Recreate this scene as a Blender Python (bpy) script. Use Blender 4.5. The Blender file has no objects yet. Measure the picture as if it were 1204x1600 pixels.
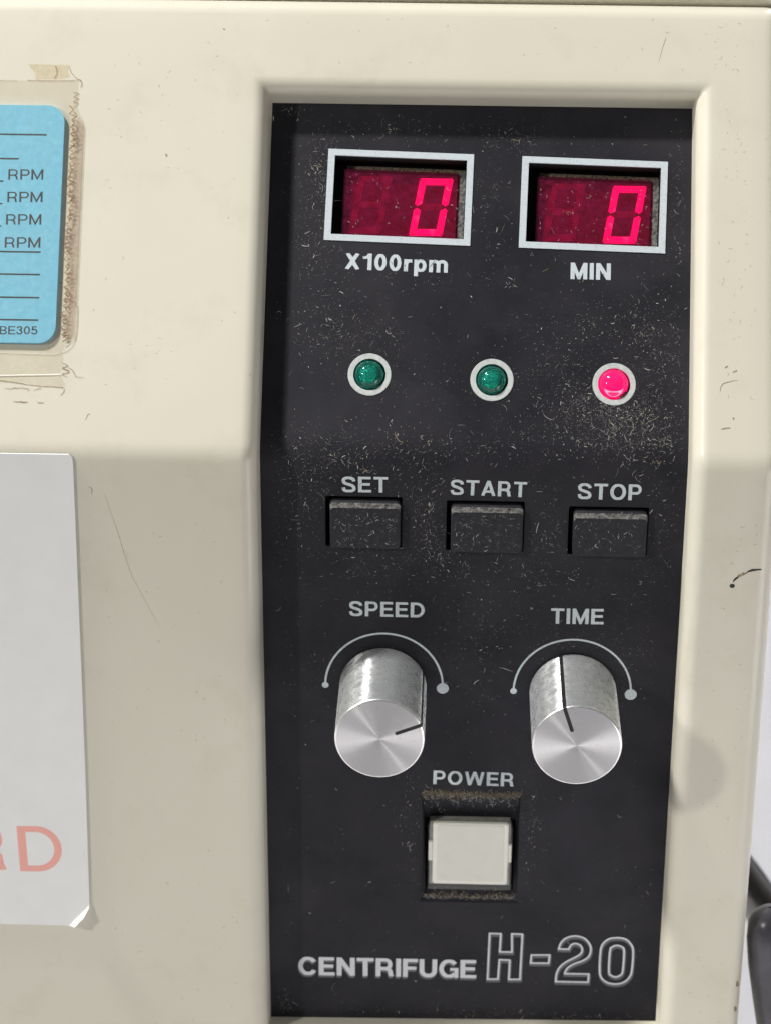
import bpy, math, random
from math import sin, cos, tan, pi, radians
from mathutils import Matrix, Vector
from mathutils.geometry import delaunay_2d_cdt
random.seed(7)
SC = bpy.context.scene
COL = SC.collection
MM = 0.001

# ------------------------------------------------------------------ frames of the machine's front
ALPHA = radians(12)          # lean of the lower front face
TH = 0.5836768               # fold between lower and upper face
FL = Matrix(((1, 0, 0, 0), (0, sin(ALPHA), -cos(ALPHA), 0), (0, cos(ALPHA), sin(ALPHA), 0.1545), (0, 0, 0, 1)))
FU = FL @ Matrix(((1, 0, 0, 0), (0, cos(TH), sin(TH), 0), (0, -sin(TH), cos(TH), 0), (0, 0, 0, 1)))

def T(u, v, n=0.0):
    return Matrix.Translation((u * MM, v * MM, n * MM))

# ------------------------------------------------------------------ camera
def rotx(a): return Matrix.Rotation(a, 4, 'X')
def roty(a): return Matrix.Rotation(a, 4, 'Y')
def rotz(a): return Matrix.Rotation(a, 4, 'Z')
cam_d = bpy.data.cameras.new('camera')
cam = bpy.data.objects.new('camera', cam_d)
COL.objects.link(cam)
RC = rotz(-0.0063496) @ rotx(0.4278443) @ roty(-0.0280483)
cam.matrix_world = FL @ T(-4.28918, 168.94919, 394.98849) @ RC.inverted()
cam_d.sensor_fit = 'VERTICAL'
cam_d.sensor_height = 24.0
cam_d.lens = 3900.13 / 1600 * 24.0
cam_d.clip_start = 0.01
cam_d.clip_end = 20
cam_d.dof.use_dof = True
cam_d.dof.focus_distance = 0.427
cam_d.dof.aperture_fstop = 20
SC.camera = cam

# ------------------------------------------------------------------ light of the room and added fill lights
world = bpy.data.worlds.new('World')
SC.world = world
world.use_nodes = True
wn = world.node_tree
wn.nodes.clear()
wo = wn.nodes.new('ShaderNodeOutputWorld')
wb = wn.nodes.new('ShaderNodeBackground')
wt = wn.nodes.new('ShaderNodeTexCoord')
wsep = wn.nodes.new('ShaderNodeSeparateXYZ')
wr = wn.nodes.new('ShaderNodeValToRGB')
wm = wn.nodes.new('ShaderNodeMath'); wm.operation = 'MULTIPLY_ADD'
wm.inputs[1].default_value = 0.5; wm.inputs[2].default_value = 0.5
wn.links.new(wt.outputs['Generated'], wsep.inputs[0])
wn.links.new(wsep.outputs['Z'], wm.inputs[0])
wn.links.new(wm.outputs[0], wr.inputs[0])
wr.color_ramp.elements[0].position = 0.0; wr.color_ramp.elements[0].color = (0.62, 0.60, 0.58, 1)
wr.color_ramp.elements[1].position = 1.0; wr.color_ramp.elements[1].color = (0.80, 0.83, 0.86, 1)
e = wr.color_ramp.elements.new(0.5); e.color = (0.42, 0.42, 0.43, 1)
wn.links.new(wr.outputs[0], wb.inputs[0])
wb.inputs[1].default_value = 0.215
wn.links.new(wb.outputs[0], wo.inputs[0])

def lamp(name, frame, d, dist, size, size_y, power, col):
    """a rectangular lamp or added fill light seen from the machine in direction d of the given frame"""
    l = bpy.data.lights.new(name, 'AREA')
    l.shape = 'RECTANGLE'; l.size = size; l.size_y = size_y
    l.energy = power; l.color = col
    o = bpy.data.objects.new(name, l)
    COL.objects.link(o)
    dv = (frame.to_3x3() @ Vector(d)).normalized()
    o.location = frame.translation + dv * dist
    o.rotation_euler = dv.to_track_quat('Z', 'Y').to_euler()
    return o
lamp('ceiling_lamp', FU, (-1.02, 1.38, 1.0), 1.9, 0.12, 0.16, 46, (1.0, 0.98, 0.95))
lamp('side_lamp', FL, (-0.73, 0.46, 0.50), 1.9, 0.07, 0.16, 14, (1.0, 0.97, 0.90))
lamp('lower_face_fill', FL, (0.24, -0.13, 0.19), 0.33, 0.14, 0.12, 0.19, (1.0, 0.985, 0.94))  # added fill close in front, brightens the lower face towards its bottom
lamp('bench_fill', Matrix.Identity(4), (0.50, 0.75, 0.80), 1.9, 0.30, 0.30, 27, (0.98, 0.98, 1.0))  # added fill from behind, there only to brighten the bench

SC.view_settings.view_transform = 'Standard'
SC.view_settings.look = 'None'
SC.view_settings.exposure = 0.0
SC.view_settings.gamma = 1.0
SC.view_settings.use_curve_mapping = False
SC.cycles.max_bounces = 10
SC.cycles.transparent_max_bounces = 12

# ------------------------------------------------------------------ materials
def nodes(name):
    m = bpy.data.materials.new(name)
    m.use_nodes = True
    nt = m.node_tree
    return m, nt, nt.nodes['Principled BSDF']

def N(nt, t, **kw):
    n = nt.nodes.new(t)
    for k, v in kw.items():
        setattr(n, k, v)
    return n

def noise(nt, scale, detail=4.0, rough=0.55, vec=None, dist=0.0):
    n = N(nt, 'ShaderNodeTexNoise')
    n.inputs['Scale'].default_value = scale
    n.inputs['Detail'].default_value = detail
    n.inputs['Roughness'].default_value = rough
    n.inputs['Distortion'].default_value = dist
    if vec is None:
        tc = N(nt, 'ShaderNodeTexCoord')
        vec = tc.outputs['Object']
    nt.links.new(vec, n.inputs['Vector'])
    return n.outputs['Fac']

def ramp(nt, fac, stops):
    r = N(nt, 'ShaderNodeValToRGB')
    el = r.color_ramp.elements
    el[0].position, el[0].color = stops[0][0], (*stops[0][1], 1)
    el[1].position, el[1].color = stops[-1][0], (*stops[-1][1], 1)
    for p, c in stops[1:-1]:
        x = el.new(p); x.color = (*c, 1)
    nt.links.new(fac, r.inputs[0])
    return r.outputs[0]

def mix(nt, fac, a, b, mode='MIX'):
    m = N(nt, 'ShaderNodeMix', data_type='RGBA', blend_type=mode)
    if isinstance(fac, float): m.inputs[0].default_value = fac
    else: nt.links.new(fac, m.inputs[0])
    for s, v in ((6, a), (7, b)):
        if isinstance(v, tuple): m.inputs[s].default_value = (*v, 1)
        else: nt.links.new(v, m.inputs[s])
    return m.outputs[2]

def bump(nt, b, fac, dist, strength=1.0):
    n = N(nt, 'ShaderNodeBump')
    n.inputs['Strength'].default_value = strength
    n.inputs['Distance'].default_value = dist
    nt.links.new(fac, n.inputs['Height'])
    nt.links.new(n.outputs[0], b.inputs['Normal'])

def simple(name, col, rough=0.5, metal=0.0, var=0.12, scale=900, bumpd=0.0, spec=0.5, coat=0.0):
    m, nt, b = nodes(name)
    f = noise(nt, scale)
    c = ramp(nt, f, [(0.3, tuple(x * (1 - var) for x in col)), (0.7, tuple(min(1, x * (1 + var)) for x in col))])
    nt.links.new(c, b.inputs['Base Color'])
    b.inputs['Roughness'].default_value = rough
    b.inputs['Metallic'].default_value = metal
    b.inputs['Specular IOR Level'].default_value = spec
    b.inputs['Coat Weight'].default_value = coat
    if bumpd: bump(nt, b, f, bumpd)
    return m

def mat_cream():
    m, nt, b = nodes('cream_paint')
    big = noise(nt, 16, 3)
    c1 = ramp(nt, big, [(0.3, (0.640, 0.606, 0.498)), (0.7, (0.680, 0.648, 0.545))])
    sp = noise(nt, 480, 2, 0.6)
    spm = ramp(nt, sp, [(0.76, (0, 0, 0)), (0.82, (0.6, 0.6, 0.6))])
    c2 = mix(nt, spm, c1, (0.33, 0.29, 0.20))
    gr = noise(nt, 60, 5, 0.7)
    grm = ramp(nt, gr, [(0.54, (0, 0, 0)), (0.80, (0.32, 0.32, 0.32))])
    c3 = mix(nt, grm, c2, (0.47, 0.42, 0.31))
    nt.links.new(c3, b.inputs['Base Color'])
    r = ramp(nt, noise(nt, 90, 4), [(0.3, (0.33, 0.33, 0.33)), (0.7, (0.47, 0.47, 0.47))])
    nt.links.new(r, b.inputs['Roughness'])
    b.inputs['Specular IOR Level'].default_value = 0.4
    b.inputs['Coat Weight'].default_value = 0.3
    b.inputs['Coat Roughness'].default_value = 0.16
    bump(nt, b, noise(nt, 260, 3), 0.00004, 0.5)
    return m

def mat_black():
    m, nt, b = nodes('black_panel_plastic')
    f = noise(nt, 70, 6, 0.65)
    c = ramp(nt, f, [(0.25, (0.0125, 0.0130, 0.0175)), (0.75, (0.0275, 0.0255, 0.0310))])
    haze = noise(nt, 28, 5, 0.7, dist=0.6)
    hm = ramp(nt, haze, [(0.45, (0, 0, 0)), (0.80, (0.34, 0.34, 0.34))])
    c = mix(nt, hm, c, (0.062, 0.060, 0.070))
    sp = noise(nt, 2600, 2, 0.5)
    sm = ramp(nt, sp, [(0.70, (0, 0, 0)), (0.76, (0.42, 0.42, 0.42))])
    c = mix(nt, sm, c, (0.15, 0.14, 0.14))
    nt.links.new(c, b.inputs['Base Color'])
    r = ramp(nt, noise(nt, 110, 5, 0.7), [(0.3, (0.42, 0.42, 0.42)), (0.75, (0.62, 0.62, 0.62))])
    nt.links.new(r, b.inputs['Roughness'])
    b.inputs['Specular IOR Level'].default_value = 0.16
    bump(nt, b, noise(nt, 4200, 2), 0.00001, 0.5)
    return m

def mat_button():
    m, nt, b = nodes('button_plastic')
    f = noise(nt, 900, 5, 0.7)
    c = ramp(nt, f, [(0.3, (0.014, 0.014, 0.018)), (0.6, (0.025, 0.025, 0.030)), (0.8, (0.045, 0.045, 0.048))])
    nt.links.new(c, b.inputs['Base Color'])
    b.inputs['Roughness'].default_value = 0.5
    b.inputs['Specular IOR Level'].default_value = 0.25
    bump(nt, b, noise(nt, 5200, 3), 0.00003, 0.6)
    return m

def mat_ink(name, col, wear=0.25):
    m, nt, b = nodes(name)
    f = noise(nt, 2600, 4, 0.7)
    c = ramp(nt, f, [(0.33, tuple(x * (1 - wear * 1.7) for x in col)), (0.46, tuple(x * (1 - wear * .3) for x in col)), (0.7, col)])
    nt.links.new(c, b.inputs['Base Color'])
    b.inputs['Roughness'].default_value = 0.6
    return m

def mat_alu_side():
    m, nt, b = nodes('polished_aluminium')
    tc = N(nt, 'ShaderNodeTexCoord')
    mp = N(nt, 'ShaderNodeMapping'); mp.inputs['Scale'].default_value = (1, 1, 1)
    nt.links.new(tc.outputs['Object'], mp.inputs[0])
    f = noise(nt, 520, 6, 0.75, mp.outputs[0], 1.0)
    c = ramp(nt, f, [(0.35, (0.72, 0.75, 0.77)), (0.52, (0.79, 0.81, 0.82)), (0.72, (0.86, 0.86, 0.85))])
    gr = ramp(nt, noise(nt, 1500, 4, 0.8, mp.outputs[0], 1.5), [(0.64, (0, 0, 0)), (0.76, (0.5, 0.5, 0.5))])
    c = mix(nt, gr, c, (0.48, 0.47, 0.44))
    g2 = ramp(nt, noise(nt, 2100, 3, 0.7, mp.outputs[0], 2.0), [(0.70, (0, 0, 0)), (0.76, (0.7, 0.7, 0.7))])
    c = mix(nt, g2, c, (0.95, 0.94, 0.88))
    nt.links.new(c, b.inputs['Base Color'])
    b.inputs['Metallic'].default_value = 0.75
    r = ramp(nt, noise(nt, 700, 5, 0.8, mp.outputs[0]), [(0.4, (0.24, 0.24, 0.24)), (0.7, (0.44, 0.44, 0.44))])
    nt.links.new(r, b.inputs['Roughness'])
    b.inputs['Anisotropic'].default_value = 0.96
    b.inputs['Anisotropic Rotation'].default_value = 0.25
    tg = N(nt, 'ShaderNodeTangent', direction_type='RADIAL', axis='Z')
    nt.links.new(tg.outputs[0], b.inputs['Tangent'])
    bump(nt, b, noise(nt, 1100, 4, 0.7, mp.outputs[0], 1.0), 0.000015, 0.35)
    return m

def mat_alu_cap():
    m, nt, b = nodes('spun_aluminium')
    tc = N(nt, 'ShaderNodeTexCoord')
    sep = N(nt, 'ShaderNodeSeparateXYZ')
    nt.links.new(tc.outputs['Object'], sep.inputs[0])
    x2 = N(nt, 'ShaderNodeMath', operation='MULTIPLY'); nt.links.new(sep.outputs[0], x2.inputs[0]); nt.links.new(sep.outputs[0], x2.inputs[1])
    y2 = N(nt, 'ShaderNodeMath', operation='MULTIPLY_ADD'); nt.links.new(sep.outputs[1], y2.inputs[0]); nt.links.new(sep.outputs[1], y2.inputs[1]); nt.links.new(x2.outputs[0], y2.inputs[2])
    rr = N(nt, 'ShaderNodeMath', operation='SQRT'); nt.links.new(y2.outputs[0], rr.inputs[0])
    cb = N(nt, 'ShaderNodeCombineXYZ'); nt.links.new(rr.outputs[0], cb.inputs[0])
    rings = noise(nt, 9000, 3, 0.7, cb.outputs[0])
    c = ramp(nt, rings, [(0.3, (0.52, 0.515, 0.52)), (0.7, (0.68, 0.67, 0.675))])
    st = ramp(nt, noise(nt, 1300, 4, 0.75), [(0.63, (0, 0, 0)), (0.72, (0.6, 0.6, 0.6))])
    c = mix(nt, st, c, (0.34, 0.27, 0.23))
    bump(nt, b, rings, 0.000006, 0.6)
    nt.links.new(c, b.inputs['Base Color'])
    b.inputs['Metallic'].default_value = 1.0
    b.inputs['Roughness'].default_value = 0.34
    b.inputs['Anisotropic'].default_value = 0.97
    b.inputs['Anisotropic Rotation'].default_value = 0.25
    tg = N(nt, 'ShaderNodeTangent', direction_type='RADIAL', axis='Z')
    nt.links.new(tg.outputs[0], b.inputs['Tangent'])
    return m

def mat_emit(name, col, strength, lo=0.7, scale=700, hot=None):
    m = bpy.data.materials.new(name); m.use_nodes = True
    nt = m.node_tree; nt.nodes.clear()
    o = N(nt, 'ShaderNodeOutputMaterial'); em = N(nt, 'ShaderNodeEmission')
    f = noise(nt, scale, 1, 0.4)
    c = ramp(nt, f, [(0.35, tuple(x * lo for x in col)), (0.55, col), (0.74, hot or (col[0], col[1] + 0.01, col[2] + 0.04))])
    nt.links.new(c, em.inputs[0]); em.inputs[1].default_value = strength
    nt.links.new(em.outputs[0], o.inputs[0])
    return m

def mat_film(name, tint, gloss=0.08, rough=0.12, diff=None, dfac=0.0, scale=500, bumpd=0.0):
    """thin see-through plastic film"""
    m = bpy.data.materials.new(name); m.use_nodes = True
    nt = m.node_tree; nt.nodes.clear()
    o = N(nt, 'ShaderNodeOutputMaterial')
    tr = N(nt, 'ShaderNodeBsdfTransparent'); tr.inputs[0].default_value = (*tint, 1)
    gl = N(nt, 'ShaderNodeBsdfGlossy'); gl.inputs['Roughness'].default_value = rough
    mx = N(nt, 'ShaderNodeMixShader'); mx.inputs[0].default_value = gloss
    nt.links.new(tr.outputs[0], mx.inputs[1]); nt.links.new(gl.outputs[0], mx.inputs[2])
    if bumpd:
        bp = N(nt, 'ShaderNodeBump'); bp.inputs['Distance'].default_value = bumpd
        nt.links.new(noise(nt, scale, 4, 0.7), bp.inputs['Height'])
        nt.links.new(bp.outputs[0], gl.inputs['Normal'])
    last = mx
    if diff:
        df = N(nt, 'ShaderNodeBsdfDiffuse'); df.inputs[0].default_value = (*diff, 1)
        m2 = N(nt, 'ShaderNodeMixShader')
        f = ramp(nt, noise(nt, scale, 4, 0.7), [(0.35, (dfac * .4,) * 3), (0.7, (min(1, dfac * 1.5),) * 3)])
        nt.links.new(f, m2.inputs[0])
        nt.links.new(mx.outputs[0], m2.inputs[1]); nt.links.new(df.outputs[0], m2.inputs[2])
        last = m2
    nt.links.new(last.outputs[0], o.inputs[0])
    return m

M = {}
M['cream'] = mat_cream()
M['black'] = mat_black()
M['pocket'] = simple('dark_recess_plastic', (0.006, 0.006, 0.006), 0.8, var=0.4)
M['button'] = mat_button()
M['dusty'] = simple('grey_dust_film', (0.13, 0.127, 0.12), 0.95, var=0.9, scale=1500, bumpd=0.0002)
M['browndust'] = simple('brown_fluffy_dust', (0.17, 0.14, 0.10), 1.0, var=0.85, scale=3200, bumpd=0.0004)
M['print'] = mat_ink('pale_grey_print', (0.60, 0.65, 0.67), 0.2)
M['print2'] = mat_ink('bluish_white_print', (0.56, 0.62, 0.66), 0.12)
M['shadowprint'] = mat_ink('dark_grey_print', (0.115, 0.12, 0.135), 0.2)
M['outline'] = mat_ink('silver_outline_print', (0.66, 0.67, 0.70), 0.1)
M['alu'] = mat_alu_side()
M['cap'] = mat_alu_cap()
M['rim'] = simple('polished_rim', (0.80, 0.80, 0.80), 0.30, 0.85)
M['pointer'] = simple('black_pointer_paint', (0.012, 0.010, 0.010), 0.5, scale=3000, var=0.5)
M['filter'] = mat_film('red_filter_acrylic', (0.70, 0.10, 0.22), 0.04, 0.10, (0.26, 0.015, 0.075), 0.32, 900, 0.00002)
M['module'] = simple('digit_module_face', (0.22, 0.015, 0.06), 0.6)
M['seg_off'] = mat_emit('faint_led_segment', (0.30, 0.006, 0.055), 1.0, 0.55, 420)  # unlit digit given a faint emitted glow
M['seg_mid'] = mat_emit('scatter_glow_segment', (0.32, 0.004, 0.055), 1.0, 0.8)  # unlit bar; emission stands in for light scattered by lit segments
M['seg_on'] = mat_emit('lit_led_segment', (3.2, 0.0, 0.80), 1.0, 0.9, 420, (3.2, 0.55, 1.25))
M['ring'] = simple('white_lamp_ring', (0.52, 0.55, 0.54), 0.5, var=0.14, scale=1300)
M['insert'] = simple('yellowed_white_plastic', (0.79, 0.78, 0.73), 0.45, var=0.02, scale=350)
M['insert_rim'] = simple('white_plastic_rim', (0.92, 0.91, 0.85), 0.4, var=0.02, scale=500)
M['switchgrey'] = simple('grey_switch_body', (0.30, 0.295, 0.27), 0.6, var=0.25, scale=600)
M['clear'] = mat_film('clear_acrylic', (0.95, 0.95, 0.93), 0.06, 0.08, (0.5, 0.49, 0.45), 0.03, 600)
M['label'] = None
M['ink'] = mat_ink('dark_label_ink', (0.035, 0.045, 0.055), 0.2)
M['redink'] = mat_ink('faded_red_ink', (0.88, 0.42, 0.36), 0.06)
M['film'] = mat_film('laminating_film', (0.975, 0.96, 0.935), 0.035, 0.25, (0.55, 0.50, 0.42), 0.05, 300, 0.00004)
M['tape'] = mat_film('old_clear_tape', (0.98, 0.97, 0.94), 0.03, 0.3, (0.62, 0.58, 0.47), 0.10, 260, 0.00005)
M['residue'] = mat_film('brown_glue_residue', (0.98, 0.96, 0.90), 0.0, 0.5, (0.56, 0.47, 0.33), 0.16, 900)
M['grime'] = mat_film('brown_edge_grime', (0.84, 0.76, 0.68), 0.02, 0.4, (0.26, 0.19, 0.13), 0.55, 1500)
M['strip'] = mat_film('pinkish_dirty_film', (0.93, 0.88, 0.84), 0.03, 0.3, (0.52, 0.44, 0.38), 0.22, 1300, 0.00003)
M['grimeline'] = simple('dark_grime', (0.20, 0.16, 0.11), 0.9, var=0.4, scale=2000)
M['softgrime'] = mat_film('faint_grime', (0.85, 0.82, 0.75), 0.0, 0.5, (0.34, 0.29, 0.21), 0.55, 1500)
M['faint'] = mat_film('faint_scratch', (0.92, 0.90, 0.86), 0.0, 0.5, (0.40, 0.36, 0.27), 0.3, 1500)
M['scuff'] = simple('black_scuff', (0.03, 0.03, 0.025), 0.8, var=0.5, scale=3000)
M['paper'] = simple('white_card', (0.81, 0.81, 0.80), 0.5, var=0.02, scale=140, bumpd=0.00004)
M['lint_a'] = simple('pale_lint', (0.52, 0.51, 0.47), 0.95, var=0.2, scale=500)
M['lint_b'] = simple('grey_lint', (0.24, 0.235, 0.23), 0.95, var=0.2, scale=500)
M['lint_c'] = simple('dim_lint', (0.105, 0.10, 0.105), 0.95, var=0.2, scale=500)
M['lint_d'] = simple('tan_lint', (0.30, 0.25, 0.17), 0.95, var=0.2, scale=500)
M['bench'] = simple('bench_laminate', (0.74, 0.73, 0.76), 0.5, var=0.05, scale=30)
M['tube'] = simple('dark_grey_rubber', (0.060, 0.058, 0.070), 0.32, var=0.3, scale=240, bumpd=0.0001)
M['cable'] = simple('black_cable_sheath', (0.016, 0.013, 0.012), 0.6, var=0.3)

def mat_label():
    m, nt, b = nodes('blue_label_paper')
    f = noise(nt, 900, 6, 0.75)
    c = ramp(nt, f, [(0.3, (0.150, 0.480, 0.690)), (0.6, (0.205, 0.560, 0.760)), (0.8, (0.34, 0.68, 0.84))])
    nt.links.new(c, b.inputs['Base Color'])
    b.inputs['Roughness'].default_value = 0.6
    return m
M['label'] = mat_label()

def mat_led(name, col, trans):
    m, nt, b = nodes(name)
    b.inputs['Base Color'].default_value = (*col, 1)
    b.inputs['Roughness'].default_value = 0.06
    b.inputs['Transmission Weight'].default_value = trans
    b.inputs['IOR'].default_value = 1.45
    return m
M['led_green'] = mat_led('green_led_epoxy', (0.05, 0.64, 0.52), 0.93)
M['led_red'] = mat_led('red_led_epoxy', (1.0, 0.12, 0.30), 0.9)
M['led_core'] = simple('green_led_core', (0.05, 0.36, 0.30), 0.35, var=0.25, scale=900)
M['led_lit'] = mat_emit('lit_red_led_core', (1.3, 0.0, 0.32), 1.0, 0.95, 900)
M['led_hot'] = mat_emit('bright_red_led_highlight', (1.6, 1.3, 1.3), 1.0, 0.9, 900)  # emissive crescent painting the highlight low in the red lens
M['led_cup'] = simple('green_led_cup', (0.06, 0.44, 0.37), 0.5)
M['led_pale'] = simple('green_led_highlight', (0.25, 0.85, 0.60), 0.3)  # paler green painting a highlight into the unlit lens

# ------------------------------------------------------------------ mesh helpers (all input in millimetres)
class MB:
    def __init__(s): s.v = []; s.f = []; s.m = []; s.sm = []
    def add(s, vs, fs, mi=0, smooth=False):
        b = len(s.v)
        s.v += [tuple(p) for p in vs]
        for f in fs:
            s.f.append(tuple(b + i for i in f)); s.m.append(mi); s.sm.append(smooth)
        return s
    def mesh(s, name, mats):
        me = bpy.data.meshes.new(name)
        me.from_pydata([(x * MM, y * MM, z * MM) for x, y, z in s.v], [], s.f)
        for m in mats: me.materials.append(M[m])
        me.polygons.foreach_set('material_index', s.m)
        me.polygons.foreach_set('use_smooth', s.sm)
        me.update()
        return me

def link(name, mb, mats, parent=None, W=None, label=None, kind=None):
    W = W or Matrix.Identity(4)
    o = bpy.data.objects.new(name, mb.mesh(name, mats) if isinstance(mb, MB) else mb)
    COL.objects.link(o)
    if parent is not None:
        o.parent = parent
        o['_w'] = 0; del o['_w']
        o.matrix_basis = WM[parent.name].inverted() @ W
    else:
        o.matrix_basis = W
    WM[o.name] = W
    if label: o['label'] = label
    if kind: o['kind'] = kind
    return o
WM = {}

def thing(name, label, cat, W):
    o = bpy.data.objects.new(name, None)
    o.empty_display_size = 0.02
    COL.objects.link(o)
    o.matrix_basis = W
    WM[o.name] = W
    o['label'] = label; o['category'] = cat
    return o

def rrect(u0, u1, v0, v1, r, seg=4):
    pts = []
    for cx, cy, a in ((u1 - r, v1 - r, 0), (u0 + r, v1 - r, 90), (u0 + r, v0 + r, 180), (u1 - r, v0 + r, 270)):
        for k in range(seg + 1):
            t = radians(a + 90 * k / seg)
            pts.append((cx + r * cos(t), cy + r * sin(t)))
    return pts

def loft(mb, loops, mi=0, cap=True, smooth=False):
    """loops: list of [(x,y,z)] of the same length, joined in order; last one closed with a face"""
    n = len(loops[0]); vs = [p for l in loops for p in l]; fs = []
    for k in range(len(loops) - 1):
        for i in range(n):
            j = (i + 1) % n
            fs.append((k * n + i, k * n + j, (k + 1) * n + j, (k + 1) * n + i))
    mb.add(vs, fs, mi, smooth)
    if cap: mb.add(loops[-1], [tuple(range(n))], mi)
    return mb

def rbox(mb, u0, u1, v0, v1, n0, n1, r=0.4, fil=0.3, mi=0, seg=3):
    loops = [[(x, y, n0) for x, y in rrect(u0, u1, v0, v1, r)]]
    for k in range(seg + 1):
        a = k / seg * pi / 2
        d = fil * (1 - cos(a)); z = n1 - fil + fil * sin(a)
        loops.append([(x, y, z) for x, y in rrect(u0 + d, u1 - d, v0 + d, v1 - d, max(0.05, r - d))])
    loft(mb, loops, mi)
    return mb

def cdt_union(polys, z=0.0):
    """union of simple polygons -> triangles"""
    vs = []; fs = []
    for p in polys:
        ar = sum(a[0] * b_[1] - b_[0] * a[1] for a, b_ in zip(p, p[1:] + p[:1]))
        if abs(ar) < 1e-7: continue
        if sum(a[0] * b_[1] - b_[0] * a[1] for a, b_ in zip(p, p[1:] + p[:1])) < 0: p = p[::-1]
        b = len(vs); vs += [Vector(q) for q in p]; fs.append(list(range(b, b + len(p))))
    V, E_, F, ov, oe, of = delaunay_2d_cdt(vs, [], fs, 0, 1e-6)
    out = [f for f, o in zip(F, of) if o]
    return [(v.x, v.y, z) for v in V], [tuple(f) for f in out]

def ribbon(pts, w, closed=False):
    """polygons of a stroke of width w along pts (mitred), as quads"""
    n = len(pts); P = [Vector(p) for p in pts]; L = []; R = []
    for i in range(n):
        if closed: a, b = P[i - 1], P[(i + 1) % n]
        else: a, b = P[max(0, i - 1)], P[min(n - 1, i + 1)]
        d1 = (P[i] - a); d2 = (b - P[i])
        if d1.length < 1e-9: d1 = d2
        if d2.length < 1e-9: d2 = d1
        d1 = d1.normalized(); d2 = d2.normalized()
        n1 = Vector((-d1.y, d1.x)); n2 = Vector((-d2.y, d2.x))
        m = (n1 + n2)
        m = m.normalized() if m.length > 1e-6 else n1
        k = min(2.2, 1 / max(0.3, m.dot(n1)))
        L.append(P[i] + m * w / 2 * k); R.append(P[i] - m * w / 2 * k)
    q = []
    for i in range(n if closed else n - 1):
        j = (i + 1) % n
        q.append([tuple(L[i]), tuple(R[i]), tuple(R[j])]); q.append([tuple(L[i]), tuple(R[j]), tuple(L[j])])
    return q

def ribbon_mesh(mb, strokes, z=0.0, mi=0):
    """strokes: list of (pts, w, closed); united into one flat sheet"""
    polys = []
    for pts, w, c in strokes: polys += ribbon(pts, w, c)
    v, f = cdt_union(polys, z)
    mb.add(v, f, mi)

def arc(cx, cy, rx, ry, a0, a1, n=14):
    return [(cx + rx * cos(radians(a0 + (a1 - a0) * k / n)), cy + ry * sin(radians(a0 + (a1 - a0) * k / n))) for k in range(n + 1)]

def spline(pts, sub=5):
    out = []
    for i in range(len(pts) - 1):
        p0 = pts[max(0, i - 1)]; p1 = pts[i]; p2 = pts[i + 1]; p3 = pts[min(len(pts) - 1, i + 2)]
        for k in range(sub):
            t = k / sub
            out.append(tuple(0.5 * ((2 * b) + (-a + c) * t + (2 * a - 5 * b + 4 * c - d) * t * t + (-a + 3 * b - 3 * c + d) * t ** 3)
                             for a, b, c, d in zip(p0, p1, p2, p3)))
    out.append(tuple(pts[-1]))
    return out

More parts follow.
